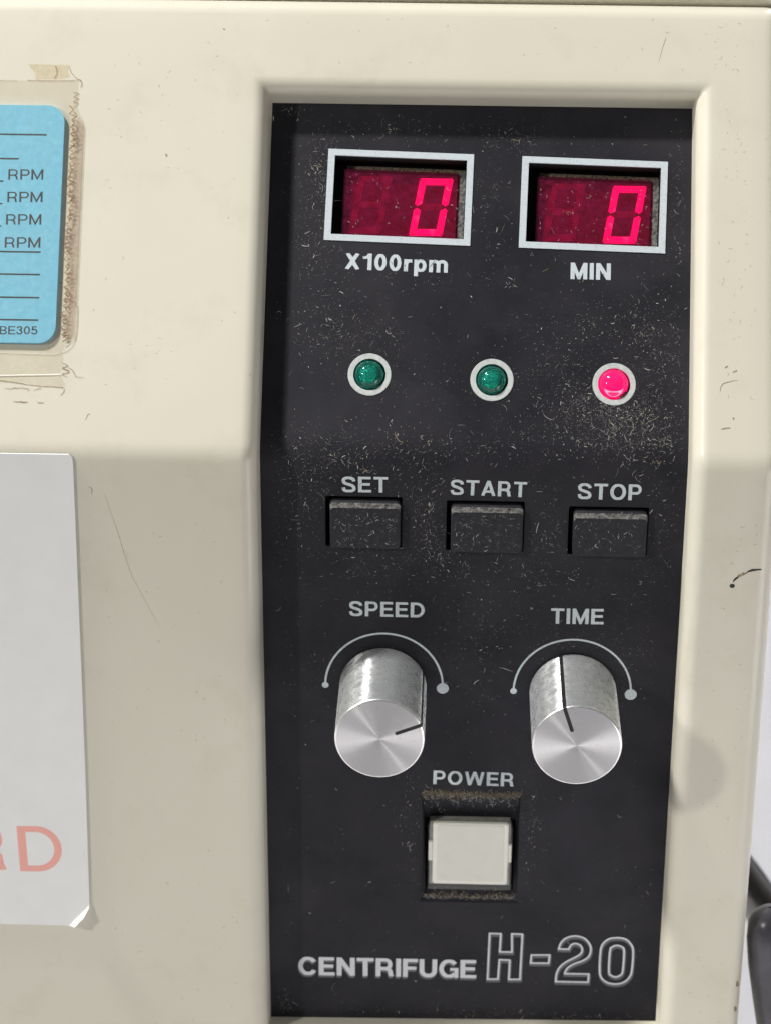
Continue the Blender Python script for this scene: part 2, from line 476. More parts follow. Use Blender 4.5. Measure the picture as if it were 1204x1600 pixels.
# ------------------------------------------------------------------ grotesque lettering, drawn stroke by stroke
def glyph(ch, t):
    """strokes [(pts, width, closed)] and advance width, cap height 1"""
    h = t / 2; g = t * 0.86; k = g / 2
    if ch == 'I': return [([(h, 0), (h, 1)], t, False)], t
    if ch == 'E': return [([(h, 0), (h, 1)], t, False), ([(0, 1 - k), (.66, 1 - k)], g, False), ([(0, .515), (.62, .515)], g, False), ([(0, k), (.68, k)], g, False)], .68
    if ch == 'F': return [([(h, 0), (h, 1)], t, False), ([(0, 1 - k), (.64, 1 - k)], g, False), ([(0, .49), (.57, .49)], g, False)], .62
    if ch == 'T': return [([(.36, 0), (.36, 1)], t, False), ([(0, 1 - k), (.72, 1 - k)], g, False)], .72
    if ch == 'H': return [([(h, 0), (h, 1)], t, False), ([(.76 - h, 0), (.76 - h, 1)], t, False), ([(0, .52), (.76, .52)], g, False)], .76
    if ch == 'L': return [([(h, 0), (h, 1)], t, False), ([(0, k), (.62, k)], g, False)], .62
    if ch == 'N':
        w = .77
        return [([(h, 0), (h, 1)], t, False), ([(w - h, 0), (w - h, 1)], t, False), ([(h * 1.15, .97), (w - h * 1.15, .03)], t * 1.02, False)], w
    if ch == 'M':
        w = .88
        return [([(h, 0), (h, 1)], t, False), ([(w - h, 0), (w - h, 1)], t, False), ([(h * 1.1, .98), (w / 2, .09)], t * .88, False), ([(w - h * 1.1, .98), (w / 2, .09)], t * .88, False), ([(w / 2, 0), (w / 2, .22)], t * .8, False)], w
    if ch == 'W':
        w = 1.14
        return [([(.1, 1), (.29, 0)], t * .93, False), ([(.29, 0), (w / 2, 1)], t * .9, False), ([(w / 2, 1), (w - .29, 0)], t * .9, False), ([(w - .29, 0), (w - .1, 1)], t * .93, False)], w
    if ch == 'A':
        w = .80
        return [([(.09, 0), (w / 2, 1)], t * .98, False), ([(w - .09, 0), (w / 2, 1)], t * .98, False), ([(.2, .29), (w - .2, .29)], g * .9, False)], w
    if ch == 'X':
        w = .74
        return [([(.10, 0), (w - .12, 1)], t * 1.05, False), ([(w - .10, 0), (.12, 1)], t * 1.05, False)], w
    if ch == 'U':
        w = .75
        return [([(h, 1)] + [(h, .4)] + arc(w / 2, .36, w / 2 - h, .36 - k, 180, 360, 14) + [(w - h, .4), (w - h, 1)], t * .97, False)], w
    if ch == 'O':
        w = .84
        return [(arc(w / 2, .5, w / 2 - h, .515 - k, 0, 360, 32)[:-1], t * .95, True)], w
    if ch == 'C':
        w = .80
        return [(arc(.42, .5, .42 - h, .515 - k, 33, 327, 28), t * .95, False)], w
    if ch == 'G':
        w = .82
        return [(arc(.42, .5, .42 - h, .515 - k, 38, 322, 28), t * .93, False), ([(.47, .47), (w, .47)], g * .85, False), ([(w - h * .8, .53), (w - h * .8, 0)], t * .8, False)], w
    if ch == 'D':
        w = .77
        p = [(0, 1 - k), (.32, 1 - k)] + arc(.32, .5, w - .32 - h, .5 - k, 84, -84, 18) + [(.32, k), (0, k)]
        return [([(h, 0), (h, 1)], t, False), (p, g * 1.05, False)], w
    if ch in 'PR':
        w = .70 if ch == 'P' else .76
        my = .44
        p = [(0, 1 - k), (.42, 1 - k)] + arc(.42, (1 - k + my) / 2, .70 - .42 - h, (1 - k - my) / 2, 80, -80, 12) + [(.42, my), (0, my)]
        s = [([(h, 0), (h, 1)], t, False), (p, g, False)]
        if ch == 'R':
            s.append(([(.42, my), (.53, my - .04), (.60, my - .13), (.615, .14), (.66, 0)], t * .95, False))
        return s, w
    if ch == 'B':
        w = .71
        p1 = [(0, 1 - k), (.40, 1 - k)] + arc(.40, .745, .24 - h * .5, .255 - k, 80, -80, 10) + [(.40, .50), (0, .50)]
        p2 = [(.40, .50)] + arc(.42, .26, .28 - h, .26 - k, 80, -80, 10) + [(.40, k), (0, k)]
        return [([(h, 0), (h, 1)], t, False), (p1, g, False), (p2, g, False)], w
    if ch == 'S':
        w = .74
        p = [(w - h * 1.05, .70), (w - .15, .84), (w / 2, 1 - k + .01), (.15, .86), (h * 1.1, .71), (.17, .585), (w / 2, .50), (w - .17, .41), (w - h, .27), (w - .14, .13), (w / 2, k - .01), (.15, .13), (h, .31)]
        return [(spline(p, 4), t * .93, False)], w
    if ch == '0':
        w = .60
        return [(arc(w / 2, .5, w / 2 - h, .505 - k, 0, 360, 28)[:-1], t * .95, True)], w
    if ch == '1':
        return [([(.36, 0), (.36, 1)], t, False), ([(.02, .74), (.20, .77), (.30, .86), (.33, .98)], t * .8, False)], .36 + h
    if ch == '3':
        w = .58
        p1 = spline([(h * .7, .74), (.14, .88), (.29, .945), (.44, .88), (.47, .74), (.38, .58), (.24, .545)], 4)
        p2 = spline([(.24, .545), (.42, .49), (.51, .29), (.44, .12), (.28, .055), (.12, .11), (h * .6, .28)], 4)
        return [(p1, t, False), (p2, t, False)], w
    if ch == '5':
        w = .60
        return [([(.52, 1 - k), (.15, 1 - k), (.09, .50)], t, False), (spline([(.09, .50), (.20, .60), (.34, .62), (.49, .50), (.52, .32), (.44, .12), (.27, .055), (.12, .12), (.06, .25)], 4), t, False)], w
    if ch == 'r':
        return [([(h, 0), (h, .74)], t, False), (spline([(h, .40), (.16, .57), (.26, .635), (.40, .64)], 4), t * .95, False)], .38
    if ch == 'p':
        w = .61
        return [([(h, -.27), (h, .74)], t, False), (arc(w / 2 + .02, .37, w / 2 - h - .01, .385 - k, 0, 360, 22)[:-1], t * .92, True)], w
    if ch == 'm':
        w = .94
        s = [([(h, 0), (h, .74)], t, False)]
        for x0, x1 in ((h, w / 2), (w / 2, w - h)):
            s.append(([(x0, .44)] + arc((x0 + x1) / 2, .48, (x1 - x0) / 2, .27 - k, 165, 0, 10) + [(x1, .40), (x1, 0)], t * .95, False))
        return s, w
    return [], .3

def lettering(mb, text, u0, v0, u1, v1, cap, t=.205, gap=.10, z=0.0, mi=0, slant=0.0, off=(0, 0)):
    """one line of text from (u0,v0) to (u1,v1) along its baseline"""
    x = 0; st = []
    for i, ch in enumerate(text):
        s, w = glyph(ch, t)
        for pts, sw, c in s: st.append(([(p[0] + x, p[1]) for p in pts], sw, c))
        x += w + gap
    total = x - gap
    L = math.hypot(u1 - u0, v1 - v0); ang = math.atan2(v1 - v0, u1 - u0)
    sx = L / total
    polys = []
    for pts, sw, c in st: polys += ribbon(pts, sw, c)
    ca, sa = cos(ang), sin(ang)
    V, F = cdt_union(polys, 0)
    out = []
    for a, b, _ in V:
        b = min(b, 1.0) if b > 0 else (max(b, 0.0) if b > -0.05 else b)
        xx = a * sx + slant * b * cap; yy = b * cap
        out.append((u0 + off[0] + xx * ca - yy * sa, v0 + off[1] + xx * sa + yy * ca, z))
    mb.add(out, F, mi)

# ------------------------------------------------------------------ front profile with the fold
T2 = tan(TH / 2)
QB = 12.0
def prof(q, n, R):
    """point and normal (lower frame: v, n) of the front surface at unrolled position q, height n, fold radius R"""
    Tn = R * T2
    sg = 1 if q >= 0 else -1
    if abs(q) > QB:
        if sg > 0:
            v, nn = q, n
            return (v * cos(TH) + nn * sin(TH), -v * sin(TH) + nn * cos(TH)), (sin(TH), cos(TH))
        return (q, n), (0.0, 1.0)
    Ls = QB + n * T2 - Tn + R * TH / 2
    if sg < 0: Ls = QB + n * T2 - Tn + R * TH / 2
    s = abs(q) / QB * Ls
    if s > R * TH / 2:
        d = Tn + (s - R * TH / 2) - n * T2
        if sg > 0:
            return (d * cos(TH) + n * sin(TH), -d * sin(TH) + n * cos(TH)), (sin(TH), cos(TH))
        return (-d, n), (0.0, 1.0)
    a = TH / 2 + sg * s / R
    ax, ay = n * T2, n
    cx = ax - R / cos(TH / 2) * sin(TH / 2); cy = ay - R / cos(TH / 2) * cos(TH / 2)
    return (cx + R * sin(a), cy + R * cos(a)), (sin(a), cos(a))

RP = 9.0       # fold radius of the black panel
RCAS = 5.5     # fold radius of the casing

# ================================================================== CENTRIFUGE
cent = thing('centrifuge', 'cream coloured tabletop centrifuge with black control panel and two knobs', 'centrifuge', Matrix.Translation((0, 0.05, 0)))

def edge_u(side, q):
    """the panel opening is slightly waisted at the fold"""
    if side < 0:
        return -37.25 + (.40 * min(1, q / 62.5) if q >= 0 else .35 * min(1, q / -118))
    return 36.70 + (.50 * min(1, q / 62.5) if q >= 0 else .30 * min(1, q / -118))

HT, HBm, FR, DEP = 62.45, -117.85, 2.8, 6.0
def hof(o):
    if o >= FR: return DEP
    if o >= 0: return DEP - (FR - math.sqrt(max(0, FR * FR - (FR - o) ** 2)))
    return None

# columns: (signed distance outside the opening edge, side) or absolute positions
fil = [FR * (1 - cos(radians(a))) for a in (0, 10, 22, 36, 50, 64, 78, 90)]
fo = [FR - FR * sin(radians(a)) for a in (90, 78, 66, 54, 42, 30, 18, 8, 0)]   # 0 .. FR
cols = []
for u in (-112, -100, -90, -80, -70, -60, -52, -46, -42): cols.append(('abs', u))
for o in reversed(fo): cols.append(('L', o))
cols.append(('L', -0.25))
for u in (-30, -20, -10, 0, 10, 20, 30): cols.append(('in', u))
cols.append(('R', -0.25))
for o in fo: cols.append(('R', o))
for u in (41, 43, 46, 48.9): cols.append(('abs', u))
rows = []
for q in (-140, -132): rows.append(('abs', q))
for o in reversed(fo): rows.append(('B', o))
rows.append(('B', -0.25))
for q in [-112, -95, -75, -55, -35, -20, -14]: rows.append(('in', q))
k = -12.0
while k <= 12.01: rows.append(('in', k)); k += 0.5
for q in [14, 20, 30, 40, 50, 58]: rows.append(('in', q))
rows.append(('T', -0.25))
for o in fo: rows.append(('T', o))
for q in (67, 70, 73, 76.3): rows.append(('abs', q))

def casing_point(c, r):
    ct, cv = c; rt, rv = r
    q = rv if rt in ('abs', 'in') else (HT + rv if rt == 'T' else HBm - rv)
    oc = 99 if ct == 'abs' else (-9 if ct == 'in' else cv)
    orr = 99 if rt == 'abs' else (-9 if rt == 'in' else rv)
    o = max(oc, orr)
    if o >= FR: h = DEP
    elif o >= 0: h = hof(o)
    else: h = -0.8
    if ct == 'L': u = edge_u(-1, q) - cv
    elif ct == 'R': u = edge_u(1, q) + cv
    else: u = cv
    # the lower edge of the opening runs slightly uphill to the right
    w = min(1, max(0, (-q - 95) / 20)) * max(0, 1 - max(0, abs(u) - 40) / 12)
    qq = q + 0.0145 * u * w
    R = RCAS + (RP - RCAS) * (DEP - h) / DEP if h < DEP else RCAS
    (v, n), nn = prof(qq, h, R)
    return (u, v, n), nn

mb = MB()
grid = []
for r in rows: grid.append([casing_point(c, r) for c in cols])
# rounded right hand edge, then the side wall running back
YB = FL.to_3x3().inverted() @ Vector((0, 1, 0))
def extend_row(rowpts):
    L = [p for p, n in rowpts]
    nn = rowpts[-1][1]; base = L[-1]
    right = []
    for du, dn in ((0.9, .12), (1.7, .5), (2.35, 1.1), (2.8, 1.85), (3.0, 2.8), (3.02, 4.5)):
        right.append((base[0] + du, base[1] - dn * nn[0], base[2] - dn * nn[1]))
    rb = right[-1]
    right.append((rb[0], rb[1] + 240 * YB.y, rb[2] + 240 * YB.z))
    lb = L[0]
    left = [(lb[0] - 1, lb[1] - 2 * nn[0] + 240 * YB.y, lb[2] - 2 * nn[1] + 240 * YB.z), (lb[0] - 1, lb[1] - 2 * nn[0], lb[2] - 2 * nn[1])]
    return left + L + right
G = [extend_row(r) for r in grid]
# rounded top edge dropping into the lid gap, and bottom edge
def shifted(rowpts, dv, dn, upper=True):
    nn = rowpts[len(rowpts) // 2][1] if False else None
    return None
U_T = Vector((0, cos(TH), -sin(TH))); U_N = Vector((0, sin(TH), cos(TH)))
top = []
for dv, dn in ((0.9, -.05), (1.9, -.35), (2.7, -.95), (3.0, -1.5), (3.05, -2.0), (3.2, -4)):
    top.append([tuple(Vector(p) + U_T * dv + U_N * dn) for p in G[-1]])
bot = []
bot.append([tuple(Vector(p) + Vector((0, -3, -3)) + 235 * YB) for p in G[0]])
bot.append([tuple(Vector(p) + Vector((0, -3, -3))) for p in G[0]])
bot.append([tuple(Vector(p) + Vector((0, -2.2, -1.2))) for p in G[0]])
G = bot + G + top
nc = len(G[0]); nr = len(G)
ncols_l, nrows_b = 2, 3
def inside(ri, ci):
    r = ri - nrows_b; c = ci - ncols_l
    if r < 0 or c < 0 or r >= len(rows) or c >= len(cols): return False
    rt, rv = rows[r]; ct, cv = cols[c]
    return (rt == 'in' or (rt != 'abs' and rv < 0)) and (ct == 'in' or (ct != 'abs' and cv < 0))
fs = []
for i in range(nr - 1):
    for j in range(nc - 1):
        if inside(i, j) and inside(i + 1, j) and inside(i, j + 1) and inside(i + 1, j + 1): continue
        fs.append((i * nc + j, i * nc + j + 1, (i + 1) * nc + j + 1, (i + 1) * nc + j))
mb.add([p for r in G for p in r], fs, 0, True)
casing = link('casing', mb, ['cream'], cent, FL)

# lid behind the gap along the top
mb = MB()
lr = []
for v, n in ((79.6, -3), (80.0, 3.0), (80.3, 4.2), (81.2, 5.2), (83, 5.7), (85.5, 5.4), (88, 4.4)):
    lr.append((v, n))
yu = FU.to_3x3().inverted() @ Vector((0, 1, 0))
lr.append((lr[-1][0] + 190 * yu.y, lr[-1][1] + 190 * yu.z))
us = [-113, -112, -60, 0, 49, 51, 52]
vs = []; fs = []
for v, n in lr:
    for i, u in enumerate(us):
        d = 1.5 if i in (0, len(us) - 1) else 0
        vs.append((u, v, n - d))
for i in range(len(lr) - 1):
    for j in range(len(us) - 1):
        a = i * len(us) + j
        fs.append((a, a + 1, a + 1 + len(us), a + len(us)))
mb.add(vs, fs, 0, True)
link('lid', mb, ['cream'], cent, FU)

# marks on the casing: scratches and scuffs, lying on the paint
def poly_strip(mb, pts, w0, z, mi=0, taper=True):
    n = len(pts); P = [Vector(p) for p in pts]; vs = []; fs = []
    for i in range(n):
        d = (P[min(n - 1, i + 1)] - P[max(0, i - 1)])
        d = d.normalized() if d.length > 0 else Vector((1, 0))
        nn = Vector((-d.y, d.x))
        t = i / max(1, n - 1)
        w = w0 * (0.35 + 0.65 * sin(pi * min(1, max(0, t)))) if taper else w0
        vs += [(*(P[i] + nn * w / 2), z), (*(P[i] - nn * w / 2), z)]
    for i in range(n - 1): fs.append((2 * i, 2 * i + 1, 2 * i + 3, 2 * i + 2))
    mb.add(vs, fs, mi)

def jitter(pts, a, sub=6):
    q = spline(pts, sub)
    return [(x + random.uniform(-a, a), y + random.uniform(-a, a)) for x, y in q]

ml = MB()
poly_strip(ml, jitter([(-63.4, -5.84), (-61.9, -11), (-60.79, -15.49), (-59.33, -21.0), (-58.3, -23.6)], .05), .13, 6.012, 3)
poly_strip(ml, jitter([(-58.6, -22.5), (-57.27, -25.92), (-54.64, -31.51)], .05), .09, 6.012, 3)
poly_strip(ml, jitter([(-66.02, -4.73), (-65.5, -5.1), (-65.5, -6.2)], .05), .16, 6.012, 0)
poly_strip(ml, jitter([(44.85, -20.6), (45.3, -19.9), (45.9, -19.6)], .05), .38, 6.014, 1)
poly_strip(ml, jitter([(45.6, -19.6), (46.3, -19.15), (47.1, -18.75)], .12), .55, 6.014, 0)
poly_strip(ml, jitter([(47.1, -18.7), (47.76, -18.38), (48.4, -18.2), (49.6, -18.13)], .04), .46, 6.014, 1)
v, f = cdt_union([arc(44.75, -21.35, .48, .42, 0, 345, 9)], 6.015); ml.add(v, f, 1)
for (u, w) in (((51.0), (-104.46)), ((50.9), (-110.09))):
    v, f = cdt_union([arc(u, w, .42, .62, 0, 345, 9)], 5.45); ml.add([(a, b, 5.35) for a, b, c in v], f, 2)
rm = random.Random(5)
for _ in range(120):
    u = rm.choice([rm.uniform(-67, -42), rm.uniform(42, 48.5), rm.uniform(-66, -42)]); q = rm.uniform(-116, -8)
    a = rm.uniform(0, 2 * pi); l = rm.uniform(.15, .7)
    poly_strip(ml, [(u, q), (u + l * cos(a) * .5, q + l * sin(a) * .5), (u + l * cos(a + .6), q + l * sin(a + .6))], rm.uniform(.04, .10), 6.012, 0)
link('scuff_marks', ml, ['softgrime', 'scuff', 'grimeline', 'faint'], casing, FL, kind='stuff')
mu = MB()
for _ in range(150):
    u = rm.choice([rm.uniform(-66, -42), rm.uniform(40, 50), rm.uniform(-66, 48), rm.uniform(40.5, 46)]); q = rm.uniform(8, 76)
    if -41 < u < 41 and q < 67: q = rm.uniform(67, 76)
    a = rm.uniform(0, 2 * pi); l = rm.uniform(.15, .9)
    poly_strip(mu, [(u, q), (u + l * cos(a) * .5, q + l * sin(a) * .5), (u + l * cos(a + .6), q + l * sin(a + .6))], rm.uniform(.04, .11), 6.012, 0)
for pts, w in (([(41.2, 10.3), (41.6, 11.6), (43.0, 12.2), (44.2, 12.4)], .2), ([(42, 14.5), (42.6, 14.9)], .3), ([(43.4, 13.7), (44.1, 14.2)], .35),
               ([(41.4, 3.9), (43.0, 4.2)], .3), ([(43.4, 5.7), (43.6, 5.9)], .4), ([(30.5, 68.4), (31.5, 72), (31.8, 73)], .12),
               ([(-66.5, 3.6), (-66.1, 4.5), (-65.6, 4.7)], .16), ([(-45.2, 73.6), (-44.8, 73.4)], .25), ([(-54.4, 50.8), (-54.2, 50.3)], .35), ([(-36, 58), (-35.9, 57)], .1)):
    poly_strip(mu, jitter(pts, .05), w, 6.013, 0)
link('paint_specks', mu, ['softgrime'], casing, FU, kind='stuff')

# ------------------------------------------------------------------ black control panel
DISP = ((-14.05, 45.42), (19.83, 44.57))
DROT = -0.0262
def drot(c, x, y): return (c[0] + x * cos(DROT) - y * sin(DROT), c[1] + x * sin(DROT) + y * cos(DROT))
LEDS = ((-18.48, 13.66), (2.62, 13.06), (23.68, 12.66))
BTN = ((-25.80, -12.48, -18.00, -8.34), (-4.80, 8.74, -18.40, -8.78), (16.38, 30.25, -18.75, -9.50))
PW = (-8.45, 9.60, -91.1, -67.6)
KN = ((-15.62, -45.55), (18.38, -46.10))
holes = []
for c in DISP: holes.append(([drot(c, x, y) for x, y in ((-11.55, -7.12), (11.55, -7.12), (11.55, 7.12), (-11.55, 7.12))], 4.6))
for c in LEDS: holes.append((arc(c[0], c[1], 2.85, 2.85, 0, 352.5, 47), 1.6))
for a, b, c_, d in BTN: holes.append((rrect(a, b, c_, d, .25, 2), 5.0))
holes.append((rrect(PW[0], PW[1], PW[2], PW[3], .2, 2), None))
qs = [-9.0 + 18.0 * i / 24 for i in range(25)]
outer = [(edge_u(-1, q) - .9, q + (0.0145 * edge_u(-1, q) if q < -100 else 0)) for q in (-118.6, -60)] + [(edge_u(-1, q) - .9, q) for q in qs] + [(edge_u(-1, 63.2) - .9, 63.2)]
outer += [(edge_u(1, 63.2) + .9, 63.2)] + [(edge_u(1, q) + .9, q) for q in reversed(qs)] + [(edge_u(1, q) + .9, q + (0.0145 * edge_u(1, q) if q < -100 else 0)) for q in (-60, -118.6)]
outer = outer[::-1]
vs = [Vector(p) for p in outer]; faces = [list(range(len(outer)))]; edges = []
for h, d in holes:
    b = len(vs); vs += [Vector(p) for p in h]; faces.append(list(range(b, b + len(h))))
for q in qs:
    b = len(vs); vs += [Vector((edge_u(-1, q) - .9, q)), Vector((edge_u(1, q) + .9, q))]; edges.append((b, b + 1))
V, E_, F, ov, oe, of = delaunay_2d_cdt(vs, edges, faces, 0, 1e-6)
def on_front(u, q, n=0.0):
    (v, nn), _ = prof(q, n, RP)
    return (u, v, nn)
mb = MB()
flat = []; bend = []
for f, o in zip(F, of):
    if list(o) == [0] or tuple(o) == (0,):
        qq = sum(V[i].y for i in f) / 3
        (bend if abs(qq) < 9.0 else flat).append(tuple(f))
b = len(mb.v)
mb.add([on_front(p.x, p.y) for p in V], flat, 0)
for f in bend: mb.f.append(f); mb.m.append(0); mb.sm.append(True)
for h, d in holes:
    if d is None: continue
    n = len(h)
    vs = [on_front(x, y) for x, y in h] + [on_front(x, y, -d) for x, y in h]
    mb.add(vs, [(i, (i + 1) % n, n + (i + 1) % n, n + i) for i in range(n)], 1 if d > 2 else 1)
    mb.add(vs[n:], [tuple(range(n))], 1)
panel = link('control_panel', mb, ['black', 'pocket'], cent, FL)

# lettering on the upper half of the panel
LZ = 0.02
def word(text, *a, frame=FU, mats=('print2',), **k):
    m = MB(); lettering(m, text, *a, z=LZ, **k)
    return link('lettering', m, list(mats), panel, frame)
word('X100rpm', -23.2, 32.32, -5.37, 31.96, 2.95, t=.20, gap=.13)
word('MIN', 15.95, 31.19, 22.92, 31.13, 2.95, t=.215, gap=.12)
for w, a in (('SET', (-22.97, -7.6, -14.99, -7.55, 2.97)), ('START', (-4.21, -7.71, 8.95, -7.96, 2.88)), ('STOP', (17.75, -8.1, 28.81, -8.17, 3.0)),
             ('SPEED', (-21.7, -31.61, -8.35, -31.68, 2.94)), ('TIME', (13.95, -32.4, 23.3, -32.35, 3.05)), ('POWER', (-6.39, -65.76, 8.33, -65.95, 2.87))):
    word(w, *a, frame=FL, mats=('print',), t=.19, gap=.125)
m = MB(); lettering(m, 'CENTRIFUGE', -31.34, -108.31, 2.34, -108.2, 4.1, t=.205, gap=.085, z=.012, off=(-.10, -.48))
link('letter_shadow', m, ['shadowprint'], panel, FL)
m = MB(); lettering(m, 'CENTRIFUGE', -31.34, -108.31, 2.34, -108.2, 4.1, t=.205, gap=.085, z=.026)
link('lettering', m, ['outline'], panel, FL)
Hh = [(4.65, -98.01), (6.76, -98.02), (6.64, -102.09), (8.95, -102.09), (8.84, -97.99), (10.81, -98.01), (10.63, -108.23), (8.51, -108.29), (8.59, -103.92), (6.63, -103.87), (6.47, -108.28), (4.48, -108.34)]
Dd = [(12.64, -102.64), (16.08, -102.55), (15.95, -104.43), (12.54, -104.46)]
Tt = spline([(17.74, -101.14), (18.15, -99.68), (19.19, -98.59), (20.79, -98.16), (22.42, -98.6), (23.5, -99.86), (23.8, -101.3), (23.4, -102.77), (22.35, -103.68), (20.88, -104.37), (19.7, -105.24), (19.19, -106.14), (19.07, -106.7)], 3) + [(23.63, -106.67), (23.54, -108.53)] + spline([(17.42, -108.54), (17.5, -106.84), (18.07, -105.29), (19.25, -104.02), (20.83, -103.0), (21.88, -102.16), (22.17, -101.19), (21.81, -100.23), (20.85, -99.83), (20.05, -100.18), (19.63, -101.16)], 3)
def closed_spline(p, s=3):
    q = spline([p[-1]] + p + [p[0], p[1]], s)
    return q[s:-1 - s]
Z1 = closed_spline([(25.63, -101.25), (26.11, -99.63), (27.14, -98.63), (28.6, -98.34), (30.1, -98.56), (31.2, -99.6), (31.75, -101.25), (31.70, -105.63), (31.3, -107.2), (30.3, -108.35), (28.75, -108.8), (27.16, -108.5), (26.02, -107.42), (25.63, -105.8)])
Z2 = closed_spline([(27.39, -101.37), (27.75, -100.45), (28.7, -100.05), (29.65, -100.4), (30.05, -101.3), (30.0, -105.68), (29.6, -106.75), (28.7, -107.2), (27.77, -106.8), (27.37, -105.91)])
for sh in (Hh, Dd, Tt, [Z1, Z2]):
    L_ = sh if isinstance(sh[0], list) else [sh]
    m = MB(); ribbon_mesh(m, [([(x + .10, y - .42) for x, y in l], .62, True) for l in L_], .012)
    link('letter_shadow', m, ['shadowprint'], panel, FL)
    m = MB(); ribbon_mesh(m, [(l, .34, True) for l in L_], .026)
    link('lettering', m, ['outline'], panel, FL)
# printed turning arcs round the knobs
for (cx, cy) in ((-15.44, -45.5), (18.25, -46.0)):
    m = MB()
    polys = ribbon(arc(cx, cy, 10.5, 10.5, 181, -1, 48), .36)
    polys.append(arc(cx - 10.5, cy - .1, .60, .60, 0, 345, 23)); polys.append(arc(cx + 10.5, cy - .35, 1.08, 1.08, 0, 345, 23))
    v, f = cdt_union(polys, LZ); m.add(v, f)
    link('printed_arc', m, ['print'], panel, FL)

# ------------------------------------------------------------------ number displays
SEGW, DH, DW, SLANT = 1.2, 10.4, 5.85, 0.175
def seg_poly(k):
    """seven segment shapes in a digit box centred on 0"""
    w, h, s = DW / 2, DH / 2, SEGW; g = .10
    def sl(p): return [(x + SLANT * y, y) for x, y in p]
    if k == 'a': p = [(-w + g, h), (w - g, h), (w - s, h - s), (-w + s, h - s)]
    if k == 'd': p = [(-w + g, -h), (w - g, -h), (w - s, -h + s), (-w + s, -h + s)][::-1]
    if k == 'g': p = [(-w + .75, 0), (-w + s + .1, s / 2), (w - s - .1, s / 2), (w - .75, 0), (w - s - .1, -s / 2), (-w + s + .1, -s / 2)][::-1]
    if k in 'bf':
        p = [(w, h - g * 1.6), (w, .55), (w - .45, .18), (w - s, .62), (w - s, h - s - g)]
        if k == 'f': p = [(-x, y) for x, y in p][::-1]
    if k in 'ce':
        p = [(w, -h + g * 1.6), (w, -.55), (w - .45, -.18), (w - s, -.62), (w - s, -h + s + g)]
        if k == 'e': p = [(-x, y) for x, y in p][::-1]
    return sl(p)
def mk_display(idx, c, digits, name, label):
    W = FU @ T(c[0], c[1]) @ rotz(DROT)
    m = MB()
    # raised printed frame, mitred
    o = [(-12.72, -8.25), (12.72, -8.25), (12.72, 8.25), (-12.72, 8.25)]; i = [(-11.55, -7.12), (11.55, -7.12), (11.55, 7.12), (-11.55, 7.12)]
    vs = [(x, y, .0) for x, y in o] + [(x, y, .16) for x, y in o] + [(x, y, .16) for x, y in i] + [(x, y, -.3) for x, y in i]
    f = []
    for r in range(3):
        for k in range(4): f.append((r * 4 + k, r * 4 + (k + 1) % 4, (r + 1) * 4 + (k + 1) % 4, (r + 1) * 4 + k))
    m.add(vs, f)
    body = link('display_frame', m, ['print2'], cent, W, label=label)
    m = MB(); rbox(m, -9.85, 10.05, -6.95, 5.15, -4.5, -2.9, .2, .1)
    link('digit_module', m, ['module'], body, W)
    for di, (dx, lit) in enumerate(digits):
        for k in 'abcdefg':
            p = seg_poly(k)
            on = lit and k != 'g'
            m = MB(); n = len(p)
            z0, z1 = -2.9, -2.80
            m.add([(x, y, z1) for x, y in p], [tuple(range(n))])
            m.add([(x, y, z0) for x, y in p] + [(x, y, z1) for x, y in p], [(a, (a + 1) % n, n + (a + 1) % n, n + a) for a in range(n)])
            link('segment', m, ['seg_on' if on else ('seg_mid' if lit else 'seg_off')], body, W @ T(dx, -0.75, 0) @ rotz(-DROT))
    m = MB(); rbox(m, -9.95, 10.2, -7.05, 5.30, -2.5, -1.75, .2, .15)
    link('filter_window', m, ['filter'], body, W)
    # dusty ledges beside the filter
    m = MB()
    rbox(m, 10.25, 11.5, -7.08, 5.6, -4.5, -2.1, .1, .1)
    link('dusty_ledge', m, ['dusty'], body, W, kind='stuff')
    m = MB()
    rbox(m, -9.5, 11.5, 5.35, 6.3, -4.5, -3.2, .1, .1)
    link('dusty_ledge', m, ['browndust'], body, W, kind='stuff')
    return body
mk_display(0, DISP[0], ((5.60, True), (-5.05, False)), 'speed_display', 'left hand display frame above X100rpm, showing a red 0')
mk_display(1, DISP[1], ((5.65, True), (-5.0, False)), 'time_display', 'right hand display frame above MIN, showing a red 0')

